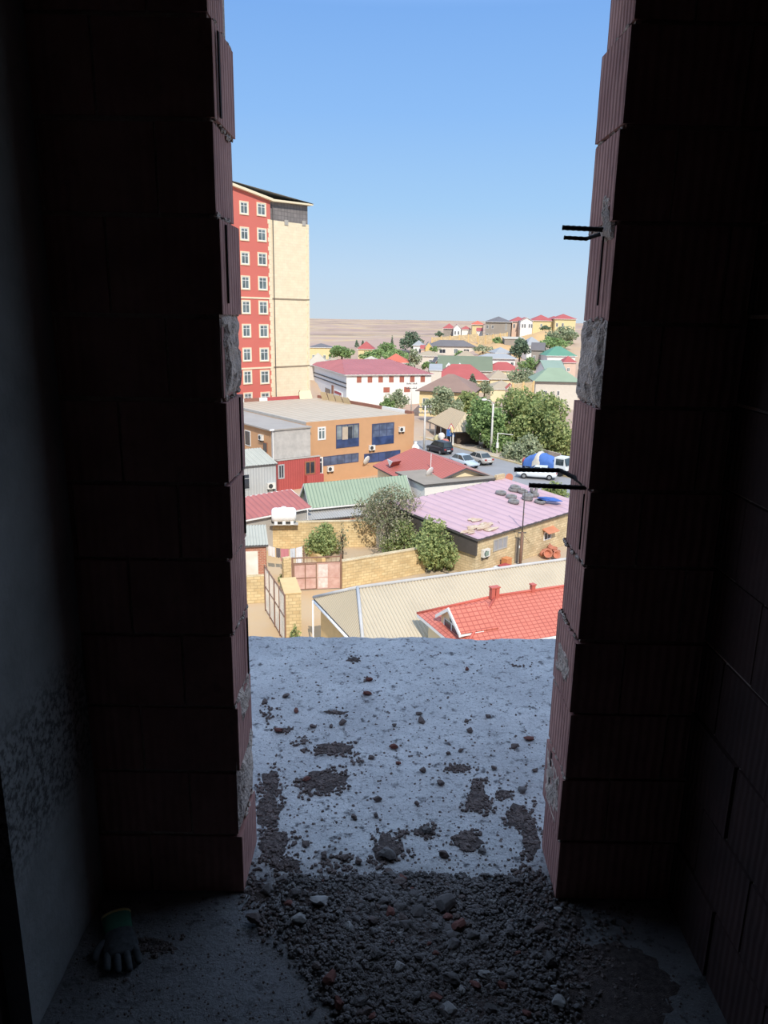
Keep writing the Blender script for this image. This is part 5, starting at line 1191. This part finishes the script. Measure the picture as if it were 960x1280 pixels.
# --- person by the lorry
m_skin = M('skin', (196, 148, 120), .6, var=.05); m_shirt = M('red_shirt', (186, 66, 84), .9, var=.1); m_trs = M('blue_trousers', (62, 78, 140), .9, var=.1); m_hair = M('dark_hair', (40, 34, 32), .8)
p = G(654, 587.5, GZ); per = thing('person', 'person in a red top and blue trousers standing on the street by the lorry', 'person', (p[0], p[1], GZ+.03), .5)
body = skin('body', [(0, 0, .98), (0, 0, 1.2), (0, 0, 1.42), (0, .01, 1.53), (0, 0, 1.66), (.1, 0, .92), (.11, .02, .5), (.12, 0, .08), (.12, -.12, .04), (-.1, 0, .92), (-.11, -.03, .5), (-.12, 0, .08), (-.12, -.12, .04), (.2, 0, 1.40), (.26, .02, 1.12), (.27, -.06, .86), (-.2, 0, 1.40), (-.26, .02, 1.12), (-.27, -.06, .86), (0, -.01, 1.74)],
     [(0, 1), (1, 2), (2, 3), (3, 4), (4, 19), (0, 5), (5, 6), (6, 7), (7, 8), (0, 9), (9, 10), (10, 11), (11, 12), (2, 13), (13, 14), (14, 15), (2, 16), (16, 17), (17, 18)], [(.15, .11), (.15, .10), (.15, .10), .055, .10, .09, .06, .045, .04, .09, .06, .045, .04, .055, .045, .035, .055, .045, .035, .08], m_skin, per, 1)
b = MB(); b.lathe([(.17, .95), (.19, 1.15), (.20, 1.35), (.13, 1.47), (.07, 1.5)], 14); o = b.build('shirt', m_shirt, per, smooth=True); o.scale = (1, .75, 1)
b = MB(); b.tube([(.1, 0, 1.0), (.11, .02, .5), (.12, 0, .1)], [.12, .085, .07], 10); b.tube([(-.1, 0, 1.0), (-.11, -.03, .5), (-.12, 0, .1)], [.12, .085, .07], 10); b.build('trousers', m_trs, per, smooth=True)
b = MB(); b.lathe([(.105, 1.66), (.115, 1.72), (.09, 1.80), (.03, 1.83)], 12, (0, .02, 0)); b.build('hair', m_hair, per, smooth=True)
# ================================================================== the town on the hill
m_redroof = M('far_red_roof', (194, 86, 80), .7, scale=.3, var=.12); m_brownroof = M('far_brown_roof', (160, 126, 108), .8, scale=.4, var=.15); m_greyroof = M('far_grey_roof', (122, 116, 116), .7, scale=.3, var=.15); m_bluegrey = M('far_blue_grey_roof', (174, 174, 172), .6, scale=.3, var=.1); m_green = M('far_green_roof', (92, 156, 126), .6, scale=.3, var=.1); m_teal = M('far_teal_roof', (142, 166, 150), .6, scale=.3, var=.1)
m_sage = M('far_sage_roof', (124, 136, 108), .7, scale=.3, var=.12); m_sage2 = M('far_pale_sage_roof', (150, 170, 136), .7, scale=.3, var=.1); m_orroof = M('far_orange_roof', (226, 104, 66), .7, scale=.3, var=.1); m_tanroof = M('far_tan_roof', (188, 168, 138), .9, scale=.4, var=.12); m_paleroof2 = M('far_pale_roof', (204, 192, 168), .8, scale=.4, var=.08); m_pinkwall = M('far_pink_wall', (230, 196, 172), .9, var=.08); m_greywall = M('far_grey_wall', (166, 156, 144), .9, scale=.5, var=.1); m_yelwall = M('far_yellow_wall', (240, 214, 150), .9, var=.07); m_palewall = M('far_pale_wall', (226, 216, 200), .9, var=.08); m_brownwin = M('red_brown_window', (190, 106, 84), .7)
def wv(u, z, w, h, n=1, step=0, **k): return dict(u=u, z=z, w=w, h=h, n=n, step=step, **k)
# market with the mansard roof
_mA = P(431, 468.5, 150); _md = L(_mA, np.array([math.cos(math.radians(108)), math.sin(math.radians(108))]), 384, 465)[1]
mk = far('long white market hall under a dusty red mansard roof', 'market_hall', 431, 543, 468.5, 150, 18, 10.5, _md, 'hip', 2.0, m_white, M('market_red_roof', (192, 104, 100), .6, scale=.3, var=.15), fm=m_frame, inset=4, ins=.5, cat='market',
         win=(wv(2.6, 8.9, .95, 1.2, 7, 2.25, fm=m_brownwin, pm=m_brownwin), wv(8.2, 6.9, 1.3, 1.0, 1, fm=m_brownwin, pm=m_brownwin), wv(12.6, 6.9, 1.3, 1.0, 1, fm=m_brownwin, pm=m_brownwin)), lam=.9, amp=.06)
for (u, z, w_, h_, mt, nm) in ((5.5, 8.6, 24, .25, m_gutter, 'string_course'), (5.5, 7.8, 24, .2, m_gutter, 'string_course')):
    b = MB(); b.box(.38, .5, z, .5, _md-.5, z+h_); b.build(nm, mt, mk)
b = MB(); b.box(.42, 14, 2.6, .5, 18.5, 6.3); b.build('dark_opening', m_panedark, mk)
b = MB(); b.box(.36, 3.5, 2.6, .5, 10.5, 6.6); po2 = b.build('poster_board', m_frame, mk)
b = MB(); b.box(.34, 3.6, 2.7, .36, 10.3, 3.9); b.build('blue_strip', m_sblue, po2); b = MB(); b.box(.34, 4.2, 6.0, .36, 9.8, 6.5); b.build('red_strip', m_redpaint, po2)
b = MB(); b.box(.4, 11.0, 2.6, .5, 12.6, 7.4); b.build('tan_pier', m_brownf, mk)
far('cream house under a brown hip roof behind the roadside trees', 'brown_roof_house', 519, 594, 488, 140, -13, 8, 14, 'hip', 2.7, m_yelwall, m_brownroof, fm=m_gutter, inset=5, ins=.7, win=(wv(1.3, 4.6, 1.1, 2.0), wv(8.6, 4.6, 1.1, 2.0), wv(10.4, 4.6, 1.1, 2.0)))
far('wide house under a bright red hip roof in the middle of the hillside', 'red_roof_house', 541, 612, 473.5, 182, -4, 5.5, 13, 'hip', 3.2, m_yelwall, m_redroof, inset=4.5, ins=.6, win=(wv(8.2, 2.3, 2.6, 2.4, pm=m_panedark), wv(4.4, 3.0, 1.0, 1.4)))
gr_ = far('long low house under a dull green roof with two white dormers', 'green_roof_house', 546, 616, 462.5, 205, -5, 5, 11, 'gable', 3.6, m_palewall, m_sage, ins=.5)
for u_ in (3.1, 6.1):
    b = MB(); b.prism([(u_-.7, .7, 5.2), (u_+.7, .7, 5.2), (u_+.7, .7, 6.1), (u_, .7, 6.9), (u_-.7, .7, 6.1)], (0, 2.6, 0)); dm_ = b.build('dormer', m_white, gr_)
    b = MB(); b.box(u_-.25, .66, 5.5, u_+.25, .7, 6.2); b.build('dormer_window', m_panedark, dm_)
far('small brown gabled house left of the dull green roof', 'gabled_house', 542, 554, 456, 209, 4, 4, 7, 'gable_y', 1.9, m_brownf, m_greyroof, ins=.3)
far('low house under a long red roof below the white house', 'red_roof_house', 607, 655, 463, 205, 2, 4.5, 8, 'hip', 2.1, m_cream, m_redroof, inset=4, ins=.4)
far('white house with a row of dark windows under a pale blue grey roof', 'white_house', 597, 647, 447.5, 222, -4, 4.6, 9, 'hip', 1.2, m_white, m_bluegrey, inset=3, ins=.6, win=(wv(1.6, 1.2, .9, 2.4, 5, 2.0, pm=m_panedark),))
far('house under a pale blue grey roof rising behind the white house', 'house', 619, 642, 441, 240, 8, 5, 9, 'hip', 1.6, m_palewall, m_bluegrey, inset=3, ins=.5)
far('two storey grey house under a dark gable roof', 'grey_house', 663, 681, 437.5, 236, -14, 7, 7, 'gable', 2.2, m_greywall, m_greyroof, fm=m_greywall, ins=.35, win=(wv(.9, 4.3, .7, 1.1, 2, 2.1), wv(.9, 1.4, .7, 1.1, 2, 2.1)))
far('white house under a bright green hip roof by the right jamb', 'green_roof_house', 683, 722, 444.5, 228, 5, 6, 9, 'hip', 2.6, m_white, m_green, inset=4, ins=.5, win=(wv(1.5, 3.2, .7, 1.1, 5, 1.6, pm=m_panedark),))
far('white gabled house under a teal roof', 'teal_roof_house', 681, 708, 462.5, 196, 12, 6.5, 7, 'gable', 2.3, m_white, m_teal, fm=m_gutter, ins=.4, win=(wv(2.6, 4.6, .8, 1.0, face='l', pm=m_panedark), wv(4.4, 2.2, .8, 1.0, face='l', pm=m_panedark)))
far('large pale house under a grey green roof behind the big trees', 'pale_house', 667, 728, 476.5, 158, -4, 9.5, 11, 'hip', 2.5, m_palewall, m_sage2, fm=m_gutter, inset=3.5, ins=.55, win=(wv(2.2, 5.4, .8, 2.2, pm=m_panedark), wv(5.0, 6.6, .6, 1.0, pm=m_panedark)))
far('small pink walled house under a red roof by the right jamb', 'red_roof_house', 704, 722, 453, 205, 0, 5, 6, 'hip', 1.6, m_pinkwall, m_redroof, ins=.3, win=(wv(1.2, 2.6, .8, 1.0),))
far('house under a very pale blue roof below the ochre bank', 'house', 658, 681, 431.5, 252, 8, 5, 9, 'hip', 2.6, m_white, m_bluegrey, inset=3, ins=.4, win=(wv(1.2, 2.4, .9, 1.3, 2, 2.2),))
far('flat roofed grey shed on the ochre bank', 'shed', 630, 656, 423, 268, 0, 3, 6, 'shed', .5, m_greywall, m_paleroof2, ins=.3, cat='shed')
far('tan hip roofed house left of the white house', 'tan_roof_house', 566, 600, 449.5, 224, -3, 3.6, 9, 'hip', 2.4, m_pinkwall, m_tanroof, inset=3.5, ins=.4)
far('low house under a flat tan roof above the green shrubs', 'tan_roof_house', 520, 553, 444.5, 235, -2, 3.5, 9, 'hip', 1.4, m_palewall, m_tanroof, ins=.4, win=(wv(4, 1.4, 1, 1, 2, 2),))
far('long grey roofed row house across the hillside', 'row_house', 537, 596, 432.5, 268, 3, 3.4, 9, 'hip', 2.0, m_palewall, m_greyroof, fm=m_greyroof, inset=4, ins=.4, win=(wv(3.5, 1.0, 2.2, 1.4, pm=m_panedark), wv(8.6, 1.0, 1.4, 1.6), wv(12, 1.0, 2.0, 1.5, pm=m_panedark)))
far('small blue grey roofed house left of the yellow gable', 'house', 515, 530, 431.5, 262, -6, 4, 8, 'hip', 1.6, m_white, m_bluegrey, ins=.4, win=(wv(1, 1.6, .8, 1.2, 2, 1.4),))
far('little pink red awning roofed hut next to the yellow gable', 'hut', 525, 536, 436, 258, -4, 3, 5, 'gable', 1.2, m_pinkwall, m_redroof, ins=.3)
far('bright yellow gabled hut before the long grey roof', 'hut', 531, 541, 434, 257, 0, 3, 5, 'gable_y', 1.7, M('bright_yellow', (244, 206, 110), .9), m_greyroof, ins=.2)
# ridge houses
far('red roofed ridge house with a white round gable, farthest left on the ridge', 'ridge_house', 553, 570, 410.5, 315, -4, 3.4, 9, 'hip', 2.0, m_greywall, m_redroof, ins=.5)
far('white gabled bay between the two red roofs at the left of the ridge', 'ridge_house', 566, 577, 410.5, 310, -4, 3.4, 7, 'gable_y', 1.8, m_white, m_redroof, fm=m_frame, ins=.3, win=(wv(.7, .9, .7, 1.5, 2, 1.3, pm=m_panedark),))
far('low red roofed wing beside the white gabled bay on the ridge', 'ridge_house', 576, 590, 411.5, 312, -2, 2.6, 6, 'hip', 1.3, m_white, m_redroof, ins=.4)
far('yellow tower like house under an orange red roof on the ridge', 'ridge_house', 589, 606, 405.5, 305, -3, 7, 7, 'hip', 1.5, m_yelwall, m_orroof, ins=.5, win=(wv(3.4, 4.4, 1.2, 1.3),))
far('little red lean-to roof before the yellow ridge house', 'ridge_shed', 595.5, 604, 414, 298, -3, 3, 2.6, 'shed', 1.3, m_white, m_redroof, ins=.2, cat='shed')
far('unfinished grey concrete house under a dark hip roof on the ridge', 'ridge_house', 605, 641, 402, 292, -8, 6.8, 13, 'hip', 2.0, m_greywall, m_greyroof, ins=.6, win=(wv(1.0, 4.3, .8, 1.3, 2, 1.9, pm=m_panedark), wv(1.0, 1.2, .8, 1.3, 2, 1.9, pm=m_panedark), wv(8, 3.8, .6, 2.4, 1, pm=m_panedark)))
far('pink and white house under a red roof right of the grey ridge house', 'ridge_house', 639, 661, 401.5, 300, 0, 5.6, 9, 'hip', 1.8, m_pinkwall, m_redroof, ins=.5, win=(wv(.9, 3.0, .8, 1.6, pm=m_panedark),))
far('white gabled wing in the middle of the ridge', 'ridge_house', 650, 667, 401, 296, 0, 5.4, 7, 'gable_y', 1.3, m_white, m_redroof, ins=.3, win=(wv(.8, 2.8, .7, 1.5, 2, .9, pm=m_panedark), wv(3.4, 2.8, .7, 1.5, 2, .9, pm=m_panedark)))
far('wide yellow house under a red hip roof on the ridge', 'ridge_house', 665, 693, 400.5, 300, 0, 5.2, 10, 'hip', 2.2, m_yelwall, m_redroof, ins=.5, win=(wv(3.4, 2.8, .8, 1.2),))
far('low red roof joining the two yellow ridge houses', 'ridge_house', 688, 702, 398.5, 306, 0, 5, 8, 'hip', 1.1, m_cream, m_redroof, ins=.4)
far('bright yellow house under a red roof, farthest right on the ridge by the jamb', 'ridge_house', 693, 722, 398.5, 297, 2, 5.6, 9, 'hip', 1.9, m_yelwall, m_redroof, ins=.5, win=(wv(.9, 2.6, .8, 1.5, 2, 2.2, pm=m_panedark),))
# left of the market
far('yellow house under a dusty red pyramid roof above the market', 'red_roof_house', 446, 467, 436, 232, -5, 5, 6, 'hip', 2.2, m_yelwall, m_redroof, ins=.4)
far('long yellow house under a dark grey roof beside the tower', 'grey_roof_house', 386, 415, 434, 236, 2, 5, 8, 'hip', 1.1, m_yelwall, m_greyroof, ins=.3, win=(wv(1, 1.4, .8, 1.3, 4, 1.7),))
far('pale house under a whitish hip roof beside the tower', 'pale_roof_house', 382, 412, 456, 178, 4, 3, 9, 'hip', 2.6, m_palewall, m_paleroof2, ins=.4)
far('tan flat roofed house between the pale hip roof and the market ridge', 'pale_roof_house', 405, 425, 452, 188, 0, 3, 8, 'hip', .8, m_palewall, m_tanroof, ins=.3)
far('little white hip roof peeping over the market roof', 'pale_roof_house', 453, 474, 451, 185, 0, 3, 7, 'hip', 1.0, m_white, m_paleroof2, ins=.3)
far('house under a bright orange hip roof behind the market', 'orange_roof_house', 477, 511, 453, 186, -3, 4, 9, 'hip', 2.0, m_white, m_orroof, ins=.3, win=(wv(5, 1, 1, 1),))
far('pale blue roofed shed right of the market gable', 'shed', 536, 553, 462.5, 172, -4, 4, 7, 'shed', 1.0, m_palewall, m_bluegrey, ins=.2, cat='shed')
far('low cream house below the long red roof', 'tan_roof_house', 611, 642, 473.5, 184, 3, 4, 8, 'hip', 1.9, m_cream, m_tanroof, ins=.4)
far('pale tan roofed outhouse behind the big trees', 'outhouse', 612, 650, 486, 160, 2, 4.5, 8, 'hip', 1.5, m_cream, m_tanroof, ins=.3, cat='house')
far('tiny orange gabled shed roof poking above the big trees', 'shed', 633, 645, 486.5, 152, -4, 5, 4, 'gable_y', 1.0, m_pinkwall, m_orroof, ins=.15, cat='shed')
# walls on the hill
def hill_wall(label, pl, pyl, pr, pyr, D0, D1, h, mat):
    a, b_ = P(pl, pyl, D0), P(pr, pyr, D1); ln = np.linalg.norm((b_-a)[:2]); r = thing('boundary_wall', label, 'wall', a, math.atan2((b_-a)[1], (b_-a)[0])); m = MB(); n = max(2, int(ln/3))
    m.prism([(0, 0, -4), (ln, 0, (b_-a)[2]-4), (ln, 0, (b_-a)[2]), (0, 0, 0)], (0, .4, 0)); m.build('masonry', mat, r); m = MB()
    for k in range(n+1): q = k/n; zz = (b_-a)[2]*q; m.box(ln*q-.2, -.12, zz-4, ln*q+.2, 0, zz+.25)
    m.build('piers', m_limesm, r); ANCH.append(((a[0]+b_[0])/2, (a[1]+b_[1])/2, (a[2]+b_[2])/2-h, ln)); return r
hill_wall('long pale block wall below the left ridge houses', 540, 422, 597, 417.5, 288, 290, 3, m_lime2); hill_wall('block wall below the grey concrete ridge house', 598, 420.5, 634, 416, 278, 284, 3, m_lime2)
hill_wall('pale block yard wall behind the big trees', 641, 480, 667, 477.5, 150, 152, 3, m_lime2)
# ------------------------------------------------------------------ trees and shrubs
def gD(px, py): return G(px, py, GZ)[1]
T = tree
T('big olive green tree in the middle of the roadside grove', 'broadleaf_tree', 645, 575, 480, 107, 88, 'olive', 7500, .44, 'grove by the street', seed=3)
T('dark green tree at the left edge of the roadside grove', 'broadleaf_tree', 605, 562, 494, 105, 54, 'green', 5000, .42, 'grove by the street', seed=4)
T('yellowish olive tree at the right edge of the roadside grove', 'broadleaf_tree', 688, 582, 486, 102, 68, 'olive', 5600, .42, 'grove by the street', seed=5)
T('olive tree at the back of the roadside grove', 'broadleaf_tree', 666, 566, 484, 110, 56, 'olive', 4200, .44, 'grove by the street', seed=61)
T('dark green low tree in the middle of the grove edge', 'broadleaf_tree', 622, 574, 526, 103, 40, 'green', 2600, .36, 'grove by the street', seed=62)
T('dull grey green shrub at the foot of the roadside grove', 'shrub', 655, 586, 540, 97, 60, 'dull', 3600, .34, 'grove by the street', 'bush', 6)
T('second olive crown between the dark tree and the big one', 'broadleaf_tree', 622, 566, 506, 107, 46, 'olive', 3200, .4, 'grove by the street', seed=7)
T('dusty grey shrub on the pavement edge', 'shrub', 637, 577, 556, 99, 24, 'dull', 1200, .3, 'grove by the street', 'bush', 8)
T('dark pointed conifer before the large pale house', 'conifer', 689, 530, 490, 112, 22, 'dark', 1500, .35, None, 'cone', 9)
T('dull green tree before the brown roofed house', 'broadleaf_tree', 553, 528, 482, 128, 52, 'dull', 3600, .42, 'trees by the brown roof', seed=10)
T('lighter green tree right of the dull one before the brown roofed house', 'broadleaf_tree', 585, 520, 487, 131, 34, 'olive', 2000, .4, 'trees by the brown roof', seed=11)
T('pointed dark tree in front of the bright red hip roof', 'conifer', 590, 490, 467, 150, 18, 'dark', 900, .4, None, 'cone', 12)
T('pale green bush before the white market wall', 'bush', 495, 512, 484, 122, 30, 'dull', 1600, .34, 'bushes by the market', 'bush', 13); T('brighter low bush left of the pale one before the market', 'bush', 484, 512, 496, 120, 18, 'green', 800, .32, 'bushes by the market', 'bush', 14)
for (lb, nm, pc, pb, pt, D, w_, lf, n, sz, shp, sd_) in (
  ('round green tree above the left end of the market roof', 'broadleaf_tree', 427, 450, 431, 205, 32, 'green', 1500, .6, 'round', 20), ('dense dark green tree on the left of the hillside', 'broadleaf_tree', 514, 440, 414, 268, 30, 'dark', 1500, .75, 'round', 21),
  ('green tree left of the dense dark tree above the orange roof', 'broadleaf_tree', 482, 450, 427, 225, 34, 'green', 1500, .62, 'round', 22), ('pale green tree above the orange hip roof', 'broadleaf_tree', 497, 452, 436, 205, 36, 'green', 1300, .55, 'bush', 23),
  ('dark cypress left of the red pyramid roof', 'cypress', 446, 434, 425, 262, 6, 'dark', 260, .5, 'cone', 24), ('second dark cypress left of the red pyramid roof', 'cypress', 453.5, 434, 425.5, 266, 5, 'dark', 260, .5, 'cone', 25), ('slim dark cypress above the green trees', 'cypress', 490, 436, 419, 272, 5, 'dark', 300, .5, 'cone', 26),
  ('low green shrub before the red pyramid house', 'shrub', 462, 450, 438, 215, 26, 'green', 900, .55, 'bush', 27), ('grey green loose tree right of the orange roof', 'broadleaf_tree', 518, 460, 434, 190, 18, 'dull', 900, .5, 'round', 28),
  ('bright green shrub left of the brown gable', 'shrub', 536, 462, 450, 186, 18, 'green', 700, .5, 'bush', 29), ('tall dark loose conifer right of the white house', 'conifer', 649, 450, 421, 238, 24, 'dark', 1500, .7, 'round', 30),
  ('bright green shrubs below the grey gabled house', 'shrub', 664, 464, 446, 212, 32, 'green', 1500, .55, 'bush', 31), ('large dull green tree right on the slope under the ridge', 'broadleaf_tree', 703, 428, 407, 268, 44, 'dull', 2000, .75, 'bush', 32),
  ('lighter green shrub belt below the large dull tree', 'shrub', 692, 436, 420, 255, 44, 'green', 1700, .65, 'bush', 33), ('mixed green shrubs behind the long red roof', 'shrub', 652, 484, 456, 178, 40, 'dull', 1600, .5, 'bush', 34),
  ('small dark shrub on the ridge before the yellow house', 'shrub', 682, 412.5, 406.5, 290, 14, 'dark', 350, .6, 'bush', 35), ('green shrub on the ochre slope under the grey concrete house', 'shrub', 622, 430, 421, 272, 16, 'green', 450, .6, 'bush', 36), ('small dark tree at the left end of the ridge', 'shrub', 549, 421, 413, 300, 11, 'dark', 300, .6, 'bush', 37),
  ('grey green weeds on the slope above the pale blue grey roof', 'shrub', 603, 440, 430, 250, 26, 'dull', 600, .5, 'bush', 38), ('green shrub before the long grey row house', 'shrub', 543, 440, 432, 250, 14, 'green', 400, .5, 'bush', 39), ('green tree behind the tan hip roof', 'broadleaf_tree', 574, 446, 437, 246, 12, 'green', 400, .5, 'bush', 40), ('dull shrubs by the outhouse', 'shrub', 605, 495, 474, 148, 24, 'dull', 900, .4, 'bush', 41),
  ('green shrubs between the dull green roof and the tan house', 'shrub', 512, 470, 450, 180, 22, 'dull', 800, .45, 'bush', 42)):
    T(lb, nm, pc, pb, pt, D, w_, lf, n, sz, None, shp, sd_)
# yard plants
T('olive green round shrub in the yard behind the pink gate', 'shrub', 402, 698, 648, gD(402, 694), 52, 'olive', 3600, .2, 'yard shrubs', 'bush', 50)
gb_ = T('large grey half bare shrub before the green roof', 'shrub', 488, 692, 599, gD(490, 690), 104, 'grey', 7000, .17, 'yard shrubs', 'bush', 51)
T('dense green shrub by the end of the yellow yard wall', 'shrub', 543, 716, 640, gD(543, 713), 74, 'olive', 7000, .19, 'yard shrubs', 'bush', 52)
T('smaller green bush under the grey half bare shrub', 'shrub', 505, 700, 646, gD(505, 698), 70, 'olive', 3600, .18, 'yard shrubs', 'bush', 53)
T('pinkish grey bare bush at the left end of the lilac roof', 'shrub', 527, 668, 616, gD(527, 668), 40, 'grey', 1500, .16, 'yard shrubs', 'bush', 54)
T('thin bare young tree right of the round olive shrub', 'young_tree', 428, 700, 650, gD(428, 698), 18, 'grey', 260, .14, 'yard shrubs', 'round', 55)
T('yellow green weeds at the foot of the block pillar', 'weed', 368, 806, 777, gD(368, 803), 16, 'olive', 500, .12, None, 'bush', 56)
T('tuft of weeds at the yard fence', 'weed', 352, 728, 716, gD(352, 728), 10, 'olive', 200, .12, None, 'bush', 57)
T('yellow green shrub on the street edge by the lowest steel bar', 'shrub', 690, 625, 600, gD(690, 620), 40, 'olive', 1500, .28, None, 'bush', 58)
# twigs of the half bare shrub
tb = MB(); tr_ = random.Random(5); Rr = 47*gD(490, 690)/F
for k in range(60):
    a = tr_.uniform(0, 6.28); q = tr_.uniform(.2, 1); h = tr_.uniform(2.6, 5.2); tb.tube([(0, 0, 0), (Rr*q*.4*math.cos(a), Rr*q*.4*math.sin(a), h*.5), (Rr*q*math.cos(a+.2), Rr*q*math.sin(a+.2), h)], [.05, .03, .012], 4)
tb.build('twigs', M('grey_twigs', (150, 140, 124), .9), gb_)
# ------------------------------------------------------------------ terrain
AN = np.array(ANCH)
def base_z(x, y):
    d = math.hypot(x, y); z = GZ
    if d > 120: z -= min(1, (d-120)/150)*2
    if d > 300: t = min(1, (d-300)/900); z -= 30*t*t*(3-2*t)
    return z
def ground_z(x, y):
    d2 = (AN[:, 0]-x)**2+(AN[:, 1]-y)**2+20; w_ = 1/d2**1.6; w0 = 1/(45.0**2)**1.6; s_ = w_.sum()
    z = ((w_*AN[:, 2]).sum()+w0*base_z(x, y))/(s_+w0); d = math.hypot(x, y)
    f = min(1, max(0, (d-112)/30)); z = GZ*(1-f)+z*f
    if 66 < d < 103 and x < 2: z -= 1.3*min(1, (d-66)/5, (103-d)/5, (2-x)/2)
    if d > 400: z += min(1, (d-400)/2500)*14*noise.noise((x*.0011, y*.0009, 2.2)) + min(1, (d-400)/1500)*4*noise.noise((x*.004, y*.003, 8))
    return z
def terrain_mat():
    m, t, n, b = _nodes('dry_ground')
    c = _mix(t, lin((200, 178, 148)), lin((208, 172, 120)), _range(t, _noise(t, .05, 8), .42, .58))
    c = _mix(t, c, lin((186, 156, 138)), _range(t, _noise(t, .006, 8), .40, .56))
    c = _mix(t, c, lin((142, 120, 112)), _range(t, _noise(t, .0035, 10, rough=.7), .50, .62, 0, .7))
    c = _mix(t, c, lin((206, 184, 166)), _range(t, _noise(t, .012, 9, rough=.75), .58, .66, 0, .8))
    t.links.new(c, b.inputs['Base Color']); b.inputs['Roughness'].default_value = 1; b.inputs['Specular IOR Level'].default_value = 0; return m
tg = MB(); m_ochre = M('ochre_earth', (224, 178, 112), 1, scale=.12, col2=(196, 160, 112), spec=0, detail=8)
def bank(quad, D4):
    c = [P(px, py, D)[:2] for (px, py), D in zip(quad, D4)]; n = 16; R_ = []
    for i in range(n+1):
        u = i/n; row = []
        for j in range(n+1):
            v = j/n; p = (c[0]*(1-u)+c[1]*u)*(1-v)+(c[3]*(1-u)+c[2]*u)*v; p = p + np.array([noise.noise((p[0]*.1, p[1]*.1, 1)), noise.noise((p[0]*.1, p[1]*.1, 5))])*3
            ed_ = min(u, 1-u, v, 1-v); row.append((p[0], p[1], ground_z(p[0], p[1]) + (.7*min(1, ed_*6) if ed_ > 0 else -.5)+.5*noise.noise((p[0]*.3, p[1]*.3, 0))))
        R_.append(row)
    b = MB(); b.grid(R_); struct(b.build('ground_bank', m_ochre, smooth=True), 'bare ochre earth bank on the hillside')
bank([(598, 445), (655, 428), (655, 420), (598, 424)], (232, 258, 276, 276))
bank([(600, 421), (690, 421), (690, 412), (600, 416)], (272, 272, 291, 289))
bank([(536, 430), (600, 430), (600, 420), (536, 422)], (272, 272, 288, 288))
rr = [12*1.045**k for k in range(152)]; R = []
for d in rr:
    R.append([(d*math.sin(a), d*math.cos(a), ground_z(d*math.sin(a), d*math.cos(a))-.02) for a in np.linspace(math.radians(-32), math.radians(36), 90)])
tg.grid(R); struct(tg.build('ground', terrain_mat(), smooth=True), 'dry sandy ground falling away to a bare plain')

b = MB(); b.box(-.25, -.335, .12, .2, -.322, .48); b.build('face_panel', m_teal, AC_TEAL)
